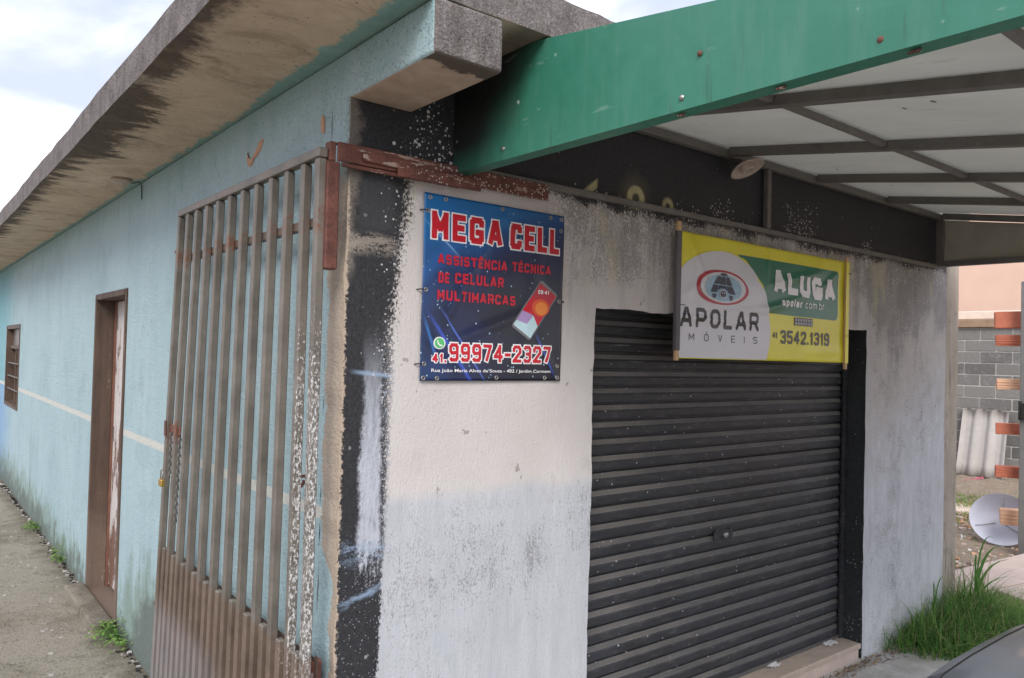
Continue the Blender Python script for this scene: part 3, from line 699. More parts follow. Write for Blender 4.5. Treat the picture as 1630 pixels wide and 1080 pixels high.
# roof sheets, one per bay
for i, (a, b) in enumerate(zip(RX[:-1], RX[1:])):
    mb = MB(); n = 14
    for k in range(n):
        for h in range(5):
            ya = -.003+(CY+.003)*k/n; yb = -.003+(CY+.003)*(k+1)/n; xa = a+(b-a)*h/5; xb = a+(b-a)*(h+1)/5
            sg = lambda x, y: -.002*math.sin(math.pi*(x-a)/(b-a))*(1+.5*math.sin(y*3+i))
            mb.add([(xa, ya, rz(ya)+.051+sg(xa, ya)), (xb, ya, rz(ya)+.051+sg(xb, ya)), (xb, yb, rz(yb)+.051+sg(xb, yb)), (xa, yb, rz(yb)+.051+sg(xa, yb))], [(0, 1, 2, 3)], smooth=True)
            mb.add([(xa, ya, rz(ya)+.060), (xa, yb, rz(yb)+.060), (xb, yb, rz(yb)+.060), (xb, ya, rz(ya)+.060)], [(0, 1, 2, 3)])
    mb.build('roof_sheet', M['ceil'], cn)
# outer beam
MB().bar((FX+.05, CY, rz(CY)+.015), (EX+.06, CY, rz(CY)+.015), .05, .08).build('outer_beam', M['frame'], cn, bevel=.003)
# far end: grey panel in a frame
MB().box((EX-.02, -.052, 2.45), (EX+.02, -.004, 2.763)).build('end_post', M['frame'], cn, bevel=.003)
MB().bar((EX, -.053, 2.462), (EX, CY, 2.44), .045, .035).build('end_rail', M['frame'], cn, bevel=.003)
mb = MB(); n = 30
for k in range(n):
    for h in range(6):
        def pt(kk, hh):
            y = -.05+(CY+.05)*kk/n; lo = 2.476; hi = max(lo+.003, rz(y)); z = lo+(hi-lo)*hh/6
            return (EX+.004+.006*math.sin(y*6+z*22), y, z)
        mb.add([pt(k, h), pt(k+1, h), pt(k+1, h+1), pt(k, h+1)], [(0, 1, 2, 3)], smooth=True)
mb.build('end_panel', M['panel_grey'], cn)
# front hanging frame: trim along the wall and its hanger
MB().box((.415, -.028, 2.432), (4.36, -.003, 2.457)).build('wall_trim', M['trim'], cn, bevel=.002)
MB().box((2.345, -.032, 2.458), (2.378, -.003, 2.763)).build('hanger', M['frame'], cn, bevel=.003)

# ================================================================== RUSTY FRAME AT THE CORNER
rf = empty('rusty_angle_frame', (0, -.03, 2.4), label='rusty red angle iron frame fixed round the top corner of the shop above the gate', cat='metal frame')
mb = MB(); mb.bar((-.055, -.030, 2.412), (.845, -.030, 2.412), .010, .062); mb.bar((-.055, -.018, 2.440), (.845, -.018, 2.440), .028, .006)
mb.build('top_beam', M['rust'], rf, bevel=.002)
MB().box((.03, -.046, 2.393), (.36, -.0365, 2.424)).build('angle_strip', M['rust'], rf, bevel=.002)
MB().box((.155, -.058, 2.362), (.50, -.0470, 2.402)).build('hinge_plate', M['rust'], rf, bevel=.002)
MB().box((-.040, -.034, 2.365), (.42, -.0255, 2.378)).build('lower_strip', M['rust'], rf, bevel=.002)
MB().box((-.088, -.030, 2.03), (-.044, .016, 2.379)).build('corner_post', M['rust'], rf, bevel=.004)
MB().box((-.080, -.026, 2.3795), (-.058, .012, 2.443)).build('corner_bracket', M['rust'], rf, bevel=.003)

# ================================================================== GATE folded back along the side wall
gt = empty('bar_gate', (-.09, .8, 0), label='tall brown-grey steel bar gate folded open against the blue side wall', cat='gate')
GX = -.098; GW = 1.545; GT = 2.418; GB = .02
def lean(y0, z): return y0*(1+.135*(2.42-z)/2.3)
def vbar(y0, zb, zt, w, d, name, mat, x=GX, par=gt):
    ya, yb = lean(y0, zb), lean(y0, zt)
    P = [(x-d/2, ya-w/2, zb), (x+d/2, ya-w/2, zb), (x+d/2, ya+w/2, zb), (x-d/2, ya+w/2, zb), (x-d/2, yb-w/2, zt), (x+d/2, yb-w/2, zt), (x+d/2, yb+w/2, zt), (x-d/2, yb+w/2, zt)]
    return MB().hexa(P).build(name, mat, par, bevel=.004)
YB = [0.0, .112, .252, .393, .538, .685, .832, .980, 1.128, 1.272, 1.410, 1.545]
for i, y0 in enumerate(YB):
    vbar(y0, GB, 2.386, .031, .030, 'stile' if i in (0, 11) else 'bar', M['bars'])
for a, b in zip(YB[:-1], YB[1:]):
    vbar((a+b)/2, GB, .795+jit(.006), .034, .024, 'lower_bar', M['bars'], GX-.002)
MB().box((GX-.016, -.018, 2.388), (GX+.016, GW+.018, 2.420)).build('top_rail', M['bars'], gt, bevel=.003)
MB().box((GX+.016, .018, 2.175), (GX+.040, lean(GW, 2.19)-.018, 2.207)).build('mid_rail', M['bars'], gt, bevel=.003)
MB().box((GX+.016, .018, .70), (GX+.040, lean(GW, .7)-.018, .73)).build('lower_rail', M['bars'], gt, bevel=.003)
P = [(GX+.041, .0, .03), (GX+.043, .0, .03), (GX+.043, lean(GW, .03), .03), (GX+.041, lean(GW, .03), .03), (GX+.041, .0, .775), (GX+.043, .0, .775), (GX+.043, lean(GW, .775), .775), (GX+.041, lean(GW, .775), .775)]
MB().hexa(P).build('backing_sheet', plain('brown_backing_sheet', (.075, .05, .036), .7, .4, 8), gt)
mb = MB(); yy = lean(1.545, 1.37); mb.box((GX-.004, yy-.20, 1.355), (GX+.002, yy-.019, 1.395)); mb.box((GX-.020, yy-.016, 1.335), (GX-.016, yy+.016, 1.41))
mb.build('latch_plate', M['rust'], gt, bevel=.002)
MB().tube([(GX, lean(1.545, 2.215)+.018, 2.225), (GX, lean(1.545, 2.215)+.045, 2.225)], .012, 10).build('latch_bolt', M['rust'], gt)
MB().tube([(GX, lean(1.545, .50)+.018, .50), (GX, lean(1.545, .50)+.040, .50)], .012, 10).build('latch_bolt', M['rust'], gt)
# bottom hinge block by the corner
MB().box((-.075, .020, .62), (-.030, .060, .765)).build('hinge_block', M['rust'], gt, bevel=.006, seg=2)
# chain and padlock hanging from the latch
def chain(name, label, top, n, sway):
    ob = empty(name, top, label=label, cat='chain')
    p = Vector(top); L_ = .019
    for i in range(n):
        c = p+Vector((0, sway*i*.0015+.002*math.sin(i), -L_*i)); a0 = (i % 2)*math.pi/2+.35
        pts = []
        for k in range(12):
            t = 2*math.pi*k/12; u = math.cos(t)*.0075; v = math.sin(t)*.0125
            pts.append(c+Vector((math.cos(a0)*u, math.sin(a0)*u, v)))
        MB().tube(pts, .0022, 6, closed=True).build('link', M['chain'], ob)
    return ob
yy = lean(1.545, 1.36)
chain('steel_chain', 'short steel chain with the padlock, hanging by the far stile of the gate', (GX-.006, lean(1.4775, 1.3), 1.345), 11, 0)
chain('steel_chain', 'longer loose end of chain hanging between the second and third gate bars', (GX-.006, lean(1.341, 1.3), 1.335), 21, 1.0)
pl = empty('padlock', (GX-.045, yy-.07, 1.12), label='small brass padlock with steel shackle hanging on the gate chain', cat='padlock')
MB().box((GX-.054, yy-.098, 1.105), (GX-.036, yy-.048, 1.140)).build('lock_body', M['brass'], pl, bevel=.004, seg=2)
pts = [(GX-.045, yy-.090, 1.141)]+[(GX-.045, yy-.073+.017*math.cos(t), 1.165+.018*math.sin(t)) for t in [math.pi-math.pi*k/8 for k in range(9)]]+[(GX-.045, yy-.056, 1.141)]
MB().tube(pts, .0032, 8).build('shackle', M['steel'], pl)
# hook on the wall
hk = empty('wall_hook', (-.03, .21, 1.31), label='rusty iron hook ring in the wall between the two nearest gate bars', cat='hook')
pts = [(-.004, .20, 1.335), (-.03, .195, 1.335)]+[(-.045-.018*math.sin(t), .195+.028*math.sin(t*.5), 1.313+.022*math.cos(t)) for t in [math.pi*1.55*k/10 for k in range(11)]]
MB().tube(pts, .0055, 8).build('hook_bar', M['rust'], hk)

# ================================================================== PRINTED BANNERS
# distance-field lettering: strokes -> contour polygons that follow the cloth
def contour(sdf, xs, ys):
    """polygons where sdf < 0 on a grid; returns verts (u,v) and faces"""
    verts = []; vid = {}; faces = []
    def vert(key, p):
        if key not in vid: vid[key] = len(verts); verts.append(p)
        return vid[key]
    ins = sdf < 0
    ny, nx = sdf.shape
    any_ = ins[:-1, :-1] | ins[1:, :-1] | ins[:-1, 1:] | ins[1:, 1:]
    for j, i in zip(*np.nonzero(any_)):
        cs = [(i, j), (i+1, j), (i+1, j+1), (i, j+1)]
        poly = []
        for k in range(4):
            a = cs[k]; b = cs[(k+1) % 4]; va = sdf[a[1], a[0]]; vb = sdf[b[1], b[0]]
            if va < 0: poly.append(vert(a, (xs[a[0]], ys[a[1]])))
            if (va < 0) != (vb < 0):
                t = va/(va-vb); key = (min(a, b), max(a, b))
                poly.append(vert(key, (xs[a[0]]+(xs[b[0]]-xs[a[0]])*t, ys[a[1]]+(ys[b[1]]-ys[a[1]])*t)))
        if len(poly) >= 3: faces.append(tuple(poly))
    return verts, faces
GL = {
 'M': (1.15, [[(0,0),(0,1),(.5,.3),(1,1),(1,0)]]), 'E': (.85, [[(1,1),(0,1),(0,0),(1,0)],[(0,.5),(.85,.5)]]),
 'G': (1, [[(1,.84),(1,.88),(.82,1),(.18,1),(0,.86),(0,.14),(.18,0),(.82,0),(1,.14),(1,.42),(.62,.42)]]),
 'A': (1.1, [[(0,0),(.42,1),(.58,1),(1,0)],[(.17,.28),(.83,.28)]]), 'C': (1, [[(1,.84),(1,.88),(.82,1),(.18,1),(0,.86),(0,.14),(.18,0),(.82,0),(1,.12),(1,.16)]]),
 'L': (.85, [[(0,1),(0,0),(1,0)]]), 'S': (.95, [[(1,.88),(.82,1),(.18,1),(0,.84),(0,.64),(.18,.5),(.82,.5),(1,.36),(1,.16),(.82,0),(.18,0),(0,.12)]]),
 'I': (0, [[(0,0),(0,1)]]), 'T': (.95, [[(0,1),(1,1)],[(.5,1),(.5,0)]]), 'N': (1, [[(0,0),(0,1),(1,0),(1,1)]]), 'D': (1, [[(0,0),(0,1),(.75,1),(1,.8),(1,.2),(.75,0),(0,0)]]),
 'U': (1, [[(0,1),(0,.2),(.2,0),(.8,0),(1,.2),(1,1)]]), 'R': (1, [[(0,0),(0,1),(.8,1),(1,.85),(1,.6),(.8,.45),(0,.45)],[(.55,.45),(1,0)]]),
 'P': (1, [[(0,0),(0,1),(.75,1),(1,.85),(1,.55),(.75,.38),(0,.38)]]), 'O': (1, [[(.5,1),(.2,.97),(0,.75),(0,.25),(.2,.03),(.5,0),(.8,.03),(1,.25),(1,.75),(.8,.97),(.5,1)]]),
 'V': (.9, [[(0,1),(.5,0),(1,1)]]),
 '0': (.9, [[(.2,1),(0,.8),(0,.2),(.2,0),(.8,0),(1,.2),(1,.8),(.8,1),(.2,1)]]), '1': (.35, [[(0,.78),(.8,1),(.8,0)]]), '2': (.9, [[(0,.75),(0,.84),(.2,1),(.8,1),(1,.84),(1,.62),(0,.0),(1,0)]]),
 '3': (.9, [[(0,.88),(.2,1),(.8,1),(1,.84),(1,.64),(.8,.52),(.45,.52)],[(.8,.52),(1,.38),(1,.16),(.8,0),(.2,0),(0,.12)]]),
 '4': (.95, [[(.75,0),(.75,1),(0,.28),(1,.28)]]), '5': (.9, [[(1,1),(0,1),(0,.56),(.8,.58),(1,.42),(1,.16),(.8,0),(.2,0),(0,.12)]]),
 '7': (.85, [[(0,1),(1,1),(.35,0)]]), '9': (.9, [[(1,.5),(.2,.46),(0,.6),(0,.84),(.2,1),(.8,1),(1,.84),(1,.16),(.8,0),(.2,0),(0,.10)]]),
 '8': (.9, [[(.2,1),(0,.85),(0,.65),(.2,.52),(.8,.52),(1,.65),(1,.85),(.8,1),(.2,1)],[(.2,.52),(0,.38),(0,.15),(.2,0),(.8,0),(1,.15),(1,.38),(.8,.52)]]),
 '.': (0, [[(0,0),(0,.01)]]), '-': (.5, [[(0,.42),(1,.42)]]), '/': (.5, [[(0,0),(1,1)]]), ':': (0, [[(0,.2),(0,.21)],[(0,.75),(0,.76)]]),
 'a': (.75, [[(.05,.62),(.3,.7),(.8,.7),(1,.55),(1,0)],[(1,.42),(.2,.4),(0,.28),(0,.1),(.2,0),(1,.03)]]), 'p': (.75, [[(0,.7),(0,-.3)],[(0,.7),(.75,.7),(1,.5),(1,.2),(.75,0),(0,0)]]),
 'o': (.75, [[(.25,.7),(0,.5),(0,.2),(.25,0),(.75,0),(1,.2),(1,.5),(.75,.7),(.25,.7)]]), 'l': (0, [[(0,0),(0,1)]]), 'r': (.4, [[(0,0),(0,.7)],[(0,.55),(.5,.7),(1,.7)]]),
 'c': (.65, [[(1,.66),(.25,.7),(0,.5),(0,.2),(.25,0),(1,.04)]]), 'm': (1.25, [[(0,0),(0,.7)],[(0,.6),(.2,.7),(.45,.7),(.5,.55),(.5,0)],[(.5,.6),(.7,.7),(.9,.7),(1,.55),(1,0)]]),
 'b': (.75, [[(0,1),(0,0),(.75,0),(1,.2),(1,.5),(.75,.7),(0,.7)]]),
}
ACC = {'Ê': ('E', [[(.2,1.22),(.5,1.42),(.8,1.22)]]), 'É': ('E', [[(.35,1.22),(.7,1.45)]]), 'Ó': ('O', [[(.4,1.2),(.7,1.42)]])}
def layout(text, u0, u1, v0, v1, w, gap=.42, slant=0, space=.9):
    """strokes for the text fitted into the box (outer edges); w = stroke width"""
    H = v1-v0-w; segs = []; widths = []
    base = {}
    adv = []; pos = 0
    for ch in text:
        if ch == ' ': pos += space; adv.append(None); continue
        b = ACC[ch][0] if ch in ACC else ch
        gw = GL[b][0]; adv.append((pos, gw)); pos += gw+gap+1e-6
    total = pos-gap
    # unit: scale so that (total glyph widths)*k + stroke widths fit
    n = sum(1 for a in adv if a)
    k = (u1-u0-w*n)/max(1e-6, total) if total > 0 else 0
    cnt = 0
    for ch, a in zip(text, adv):
        if a is None: continue
        b = ACC[ch][0] if ch in ACC else ch
        x0 = u0+w/2+a[0]*k+cnt*w; gwk = a[1]*k; cnt += 1
        sets = list(GL[b][1])
        for st in sets: segs += [((x0+p[0]*gwk+slant*p[1]*H, v0+w/2+p[1]*H), (x0+q[0]*gwk+slant*q[1]*H, v0+w/2+q[1]*H), 1) for p, q in zip(st[:-1], st[1:])]
        if ch in ACC:
            for st in ACC[ch][1]: segs += [((x0+p[0]*gwk, v0+w/2+p[1]*H), (x0+q[0]*gwk, v0+w/2+q[1]*H), .7) for p, q in zip(st[:-1], st[1:])]
    return segs
def seg_sdf(segs, w, square=True):
    def f(X, Y):
        D = np.full(X.shape, 1e3)
        for (p, q, s) in segs:
            px, py = p; qx, qy = q; dx, dy = qx-px, qy-py; L_ = math.hypot(dx, dy)+1e-9; dx /= L_; dy /= L_
            cx, cy = (px+qx)/2, (py+qy)/2; a = (X-cx)*dx+(Y-cy)*dy; b = -(X-cx)*dy+(Y-cy)*dx
            if square:
                ax = abs(dx) < .12 or abs(dy) < .12
                d = np.maximum(np.abs(a)-(L_/2+(w*s/2 if ax else w*s*.22)), np.abs(b)-w*s/2)
            else:
                aa = np.maximum(np.abs(a)-L_/2, 0); d = np.hypot(aa, b)-w*s/2
            D = np.minimum(D, d)
        return D
    return f
def poly_sdf(pts):
    P = np.array(pts)
    def f(X, Y):
        D = np.full(X.shape, 1e3); ins = np.zeros(X.shape, bool); n = len(P)
        for i in range(n):
            x0, y0 = P[i]; x1, y1 = P[(i+1) % n]; ex, ey = x1-x0, y1-y0
            t = np.clip(((X-x0)*ex+(Y-y0)*ey)/(ex*ex+ey*ey+1e-12), 0, 1)
            D = np.minimum(D, np.hypot(X-x0-t*ex, Y-y0-t*ey))
            c = ((y0 > Y) != (y1 > Y)) & (X < (x1-x0)*(Y-y0)/(y1-y0+1e-12)+x0); ins ^= c
        return np.where(ins, -D, D)
    return f
def ell_sdf(cx, cy, rx, ry):
    return lambda X, Y: (np.hypot((X-cx)/rx, (Y-cy)/ry)-1)*min(rx, ry)
class Cloth:
    def __init__(s, name, u_w, v_h, org, disp, parent):
        s.w, s.h, s.o, s.disp, s.par = u_w, v_h, org, disp, parent
    def place(s, u, v, off): return (s.o[0]+u, s.o[1]-s.disp(u, v)-off, s.o[2]+v)
    def cloth(s, name, mat, nu, nv):
        mb = MB(); vs = []
        for j in range(nv+1):
            for i in range(nu+1): vs.append(s.place(s.w*i/nu, s.h*j/nv, 0))
        mb.add(vs, [(j*(nu+1)+i, j*(nu+1)+i+1, (j+1)*(nu+1)+i+1, (j+1)*(nu+1)+i) for j in range(nv) for i in range(nu)], smooth=True)
        o = mb.build(name, mat, s.par); md = o.modifiers.new('solid', 'SOLIDIFY'); md.thickness = .0008; md.offset = -1
        return o
    def layer(s, name, f, box, cell, lev, mat, grow=0):
        u0, u1, v0, v1 = box
        nx = max(2, int((u1-u0)/cell)); ny = max(2, int((v1-v0)/cell))
        xs = np.linspace(u0, u1, nx+1); ys = np.linspace(v0, v1, ny+1); X, Y = np.meshgrid(xs, ys)
        vv, ff = contour(f(X, Y)-grow, xs, ys)
        mb = MB(); mb.add([s.place(u, v, .0011*lev) for u, v in vv], ff, smooth=True)
        return mb.build(name, mat, s.par)
def ink(name, c, rough=.32, var=.06): return plain(name, c, rough, var, 12, .0, spec=.5)
INK = dict(red=ink('red_ink', (.52, .008, .022)), dred=ink('dull_red_ink', (.46, .012, .03)), white=ink('white_ink', (.80, .79, .80)), black=ink('black_ink', (.018, .016, .016)), green=ink('green_ink', (.02, .16, .085)),
           lgreen=ink('messenger_green_ink', (.10, .48, .16)), grey=ink('pale_grey_ink', (.64, .63, .66)), crimson=ink('crimson_ink', (.42, .02, .035)), sky=ink('sky_ink', (.30, .46, .58)), navy=ink('navy_ink', (.02, .018, .04)),
           plum=ink('plum_ink', (.045, .038, .052)), orange=ink('orange_ink', (.75, .22, .03)), violet=ink('violet_ink', (.38, .26, .50)), aqua=ink('aqua_ink', (.48, .66, .72)), steel=ink('bezel_ink', (.16, .16, .17), .25), teal=ink('teal_line_ink', (.42, .60, .68)))
def ridge(u, v, x0, y0, ang, sig, amp, half=9, taper=.1):
    dx, dy = math.cos(ang), math.sin(ang); a = (u-x0)*dx+(v-y0)*dy; b = -(u-x0)*dy+(v-y0)*dx
    e = 1/(1+math.exp((abs(a)-half)/taper*3)) if half < 5 else 1
    return amp*math.exp(-(b/sig)**2)*e

# ---- banner 1: phone repair
b1 = empty('repair_banner', (.62, -.01, 1.67), label='blue vinyl banner with red lettering MEGA CELL tied by eyelets to the white wall', cat='banner')
def d1(u, v):
    d = .006+.0018*math.sin(u*9+v*4)+.0012*math.sin(u*4-v*15+1)
    d += ridge(u, v, .20, .38, R(58), .018, .0045, .22)+ridge(u, v, .38, .60, R(-45), .012, .004, .08)+ridge(u, v, .10, .50, R(-40), .012, .003, .08)
    d += ridge(u, v, .50, .30, R(80), .03, .003, .3)+ridge(u, v, .08, .12, R(-35), .015, .003, .12)+ridge(u, v, .60, .08, R(-60), .015, .003, .12)+ridge(u, v, .3, .2, R(20), .02, .0025, .2)
    return d
c1 = Cloth('banner', .663, .665, (.289, -.004, 1.671), d1, b1)
def b1_mat():
    g = Mat('blue_gradient_print'); u = g.x-.289; v = g.z-1.671
    big = g.un(5, 3, .6)
    a = g.ss(g.mn(1, g.mx(0, (v-.38)/.3))*1.0-u*1.1+(big-.5)*.15, -.22, .62)
    c = g.mix(g.ss(v, .28, .62), (.010, .011, .022), (.016, .022, .085))
    c = g.mix(g.ss(g.mul(u*-1+.5, 1.6)+(big-.5)*.5, .1, 1.0)*.5, c, (.02, .04, .17))
    c = g.mix(a, c, (.008, .13, .36))
    def streak(px, pz, ang, w, l, colr, k, c):
        dx, dz = math.cos(ang), math.sin(ang); du = u-px; dv = v-pz
        b = du*-dz+dv*dx; t = du*dx+dv*dz
        return g.mix(g.mul(g.ss(g.ab(b), w, 0), g.ss(g.ab(t), l, l*.3), k), c, colr)
    c = streak(.14, .10, R(-52), .012, .22, (.05, .10, .55), .8, c); c = streak(.19, .12, R(-52), .006, .22, (.10, .20, .75), .7, c)
    c = streak(.05, .42, R(40), .05, .3, (.02, .12, .38), .5, c); c = streak(.08, .51, R(-38), .006, .12, (.25, .45, .75), .6, c)
    c = streak(.32, .58, R(30), .035, .16, (.02, .16, .40), .6, c); c = streak(.58, .10, R(-58), .008, .12, (.06, .10, .5), .8, c)
    c = streak(.04, .15, R(-70), .01, .10, (.05, .22, .6), .6, c)
    c = g.mix(g.mul(g.sprinkle(110, .04), .8), c, (.35, .5, .65))
    return g.out(c, .30, None, spec=.5, coat=.12)
c1.cloth('banner_sheet', b1_mat(), 66, 66)
def put_text(cl, nm, text, u0, u1, v0, v1, w, cell, mat, outline=None, ow=.006, square=True, lev=2, **k):
    s = layout(text, u0, u1, v0, v1, w, **k); f = seg_sdf(s, w, square); pad = ow+w+.03*(1 if any(c in ACC for c in text) else 0)
    box = (u0-pad, u1+pad, v0-pad, v1+pad+(.35*(v1-v0) if any(c in ACC for c in text) else 0))
    if outline: cl.layer(nm+'_outline', f, box, cell, lev-1, outline, ow)
    return cl.layer(nm, f, box, cell, lev, mat)
put_text(c1, 'title_lettering', 'MEGA', .032, .350, .506, .604, .0222, .0028, INK['red'], INK['white'], .0055)
put_text(c1, 'title_lettering', 'CELL', .388, .636, .506, .604, .0222, .0028, INK['red'], INK['white'], .0055)
put_text(c1, 'service_lettering', 'ASSISTÊNCIA', .060, .376, .417, .453, .0084, .0019, INK['dred'], gap=.32)
put_text(c1, 'service_lettering', 'TÉCNICA', .400, .596, .420, .456, .0084, .0019, INK['dred'], gap=.32)
put_text(c1, 'service_lettering', 'DE', .064, .112, .350, .388, .0084, .0019, INK['dred'], gap=.32)
put_text(c1, 'service_lettering', 'CELULAR', .136, .362, .353, .391, .0084, .0019, INK['dred'], gap=.32)
put_text(c1, 'service_lettering', 'MULTIMARCAS', .062, .422, .288, .325, .0084, .0019, INK['dred'], gap=.32)
put_text(c1, 'area_code', '41.', .049, .108, .066, .097, .008, .0018, INK['red'], INK['white'], .0035)
put_text(c1, 'phone_number', '99974-2327', .119, .607, .070, .136, .0122, .0022, INK['red'], INK['white'], .0048, gap=.30)
# phone picture
q = [(.545, .400), (.640, .343), (.592, .262), (.490, .155), (.404, .236), (.466, .345)]
def lerp(a, b, t): return (a[0]+(b[0]-a[0])*t, a[1]+(b[1]-a[1])*t)
tl, tr, br, bl_ = (.548, .400), (.640, .343), (.497, .155), (.404, .212)
def pp(s, t): a = lerp(tl, tr, s); b = lerp(bl_, br, s); return lerp(a, b, t)
c1.layer('phone_picture', poly_sdf([pp(0, .04), pp(.06, 0), pp(.94, 0), pp(1, .05), pp(1, .95), pp(.94, 1), pp(.06, 1), pp(0, .95)]), (.39, .66, .14, .41), .004, 1, INK['steel'])
c1.layer('phone_screen', poly_sdf([pp(.05, .06), pp(.95, .04), pp(.95, .34), pp(.05, .34)]), (.39, .66, .14, .41), .004, 2, INK['crimson'])
c1.layer('phone_screen', poly_sdf([pp(.05, .34), pp(.95, .34), pp(.95, .70), pp(.55, .60), pp(.05, .66)]), (.39, .66, .14, .41), .004, 2, INK['red'])
c1.layer('phone_screen', ell_sdf(.548, .288, .046, .034), (.48, .61, .23, .34), .004, 2.5, plain('deep_orange_ink', (.66, .08, .02), .32, .06, 12, 0))
c1.layer('phone_screen', ell_sdf(.552, .285, .032, .026), (.50, .60, .24, .33), .004, 3, INK['orange'])
c1.layer('phone_screen', poly_sdf([pp(.05, .66), pp(.55, .60), pp(.5, .80), pp(.05, .86)]), (.39, .66, .14, .41), .004, 2, INK['violet'])
c1.layer('phone_screen', poly_sdf([pp(.55, .60), pp(.95, .70), pp(.95, .96), pp(.05, .96), pp(.05, .86), pp(.5, .80)]), (.39, .66, .14, .41), .004, 2, INK['aqua'])
put_text(c1, 'clock_digits', '09:41', .532, .588, .342, .358, .0035, .0013, INK['white'], square=False, lev=4, slant=0)
# messenger badge
c1.layer('badge', ell_sdf(.077, .135, .026, .022), (.045, .11, .108, .162), .002, 1, INK['white'])
c1.layer('badge', ell_sdf(.077, .135, .021, .018), (.045, .11, .108, .162), .002, 2, INK['lgreen'])
c1.layer('badge', seg_sdf([((.068, .143), (.070, .133), 1), ((.070, .133), (.077, .127), 1), ((.077, .127), (.086, .126), 1)], .0055, False), (.055, .10, .115, .155), .0013, 3, INK['white'])
# small address line in the built-in font
def font_line(cl, nm, text, u0, u1, v0, size, mat, lev=2, bold=.012):
    cu = bpy.data.curves.new('t', 'FONT'); cu.body = text; cu.size = size; cu.offset = bold*size; cu.resolution_u = 3
    to = bpy.data.objects.new('t', cu); col.objects.link(to); bpy.context.view_layer.update()
    dg = bpy.context.evaluated_depsgraph_get(); me = bpy.data.meshes.new_from_object(to.evaluated_get(dg))
    bpy.data.objects.remove(to)
    bm = bmesh.new(); bm.from_mesh(me)
    xs = [v.co.x for v in bm.verts]; sc = (u1-u0)/(max(xs)-min(xs)); x0 = min(xs)
    for v in bm.verts: v.co = Vector((u0+(v.co.x-x0)*sc, v0+v.co.y, 0))
    k = u0
    while k < u1:
        bmesh.ops.bisect_plane(bm, geom=bm.verts[:]+bm.edges[:]+bm.faces[:], plane_co=(k, 0, 0), plane_no=(1, 0, 0)); k += .02
    for v in bm.verts: v.co = Vector(cl.place(v.co.x, v.co.y, .0011*lev))
    bm.to_mesh(me); bm.free(); me.materials.clear(); me.materials.append(mat)
    o = bpy.data.objects.new(nm, me); col.objects.link(o); o.parent = cl.par; o.matrix_parent_inverse = cl.par.matrix_world.inverted()
    return o
font_line(c1, 'address_line', 'Rua João Maria Alves de Sousa - 482 / Jardim Carmem', .046, .608, .032, .0165, INK['white'])
for (u, v) in ((.024, .650), (.091, .652), (.348, .652), (.589, .650), (.646, .650), (.645, .604), (.014, .601), (.014, .321), (.016, .060), (.014, .010), (.071, .009), (.338, .012), (.581, .012), (.645, .012), (.644, .059), (.646, .319)):
    p = c1.place(u, v, .0005)
    MB().lathe(p, (0, -1, 0), [(.0088, -.001), (.0088, .0015), (.007, .0028), (.0042, .0022), (.0038, -.001)], 14).build('eyelet', M['steel'], b1)
for (u, v) in ((.0, .603), (-.004, .322), (-.006, .060), (.668, .32)):
    p = c1.place(u, v, .002); MB().tube([(p[0]+.014 if u < .3 else p[0]-.014, p[1], p[2]), (p[0]-.004 if u < .3 else p[0]+.004, p[1]+.002, p[2]), (p[0]-.012 if u < .3 else p[0]+.012, -.001, p[2]-.002)], .0022, 6).build('tie', M['dark'], b1)

# ---- banner 2: to let
b2 = empty('rental_banner', (2.4, -.03, 1.77), label='yellow, grey and green estate agent banner with ALUGA, hung on wooden battens above the shutter', cat='banner')
def d2(u, v):
    d = .004+.004*math.sin(u*3.2+.5)+.0022*math.sin(u*11+v*5)*(.4+v)+.0014*math.sin(u*5-v*21)
    d += ridge(u, v, .70, .56, R(88), .010, .006, .10)+ridge(u, v, .10, .50, R(-55), .014, .007, .13)+ridge(u, v, .05, .52, R(-68), .010, .005, .12)
    d += ridge(u, v, .95, .44, R(12), .022, .006, .22)+ridge(u, v, .85, .30, R(14), .02, .005, .2)+ridge(u, v, .3, .185, R(-2), .012, .0035, .35)+ridge(u, v, .55, .25, R(8), .02, .003, .3)
    d += ridge(u, v, 1.30, .45, R(30), .02, .005, .12)+ridge(u, v, 1.28, .06, R(3), .03, .005, .2)+ridge(u, v, .12, .34, R(25), .02, .003, .12)
    return d
c2 = Cloth('banner', 1.476, .585, (1.655, -.030, 1.775), d2, b2)
def ylw():
    g = Mat('yellow_print'); b = g.un(3, 3, .6); c = g.mix(b, (.70, .62, .020), (.80, .73, .040)); return g.out(c, .33, None, spec=.5)
c2.cloth('banner_sheet', ylw(), 130, 44)
gm = INK['green']
c2.layer('green_field', poly_sdf([(.385, .520), (.70, .522), (1.385, .520), (1.402, .510), (1.408, .49), (1.404, .275), (1.398, .25), (1.375, .238), (.70, .246), (.66, .38), (.5, .5)]), (.37, 1.42, .23, .53), .010, 1, gm)
blob = [(-.001, .004), (-.001, .410), (.03, .438), (.062, .459), (.10, .478), (.139, .492), (.19, .508), (.253, .518), (.31, .523), (.372, .520), (.43, .508), (.485, .490), (.53, .473), (.563, .454), (.590, .430), (.608, .404), (.64, .380), (.672, .355), (.688, .325), (.696, .295), (.71, .25), (.717, .214), (.723, .17), (.725, .13), (.716, .075), (.697, .004)]
c2.layer('grey_field', poly_sdf(blob), (-.003, .74, .002, .53), .010, 2, INK['grey'])
put_text(c2, 'agency_name', 'APOLAR', .000, .618, .146, .240, .019, .0036, INK['black'], square=False, lev=3, gap=.46)
put_text(c2, 'agency_line', 'MÓVEIS', .066, .606, .084, .118, .0046, .0021, INK['black'], square=False, lev=3, gap=2.4)
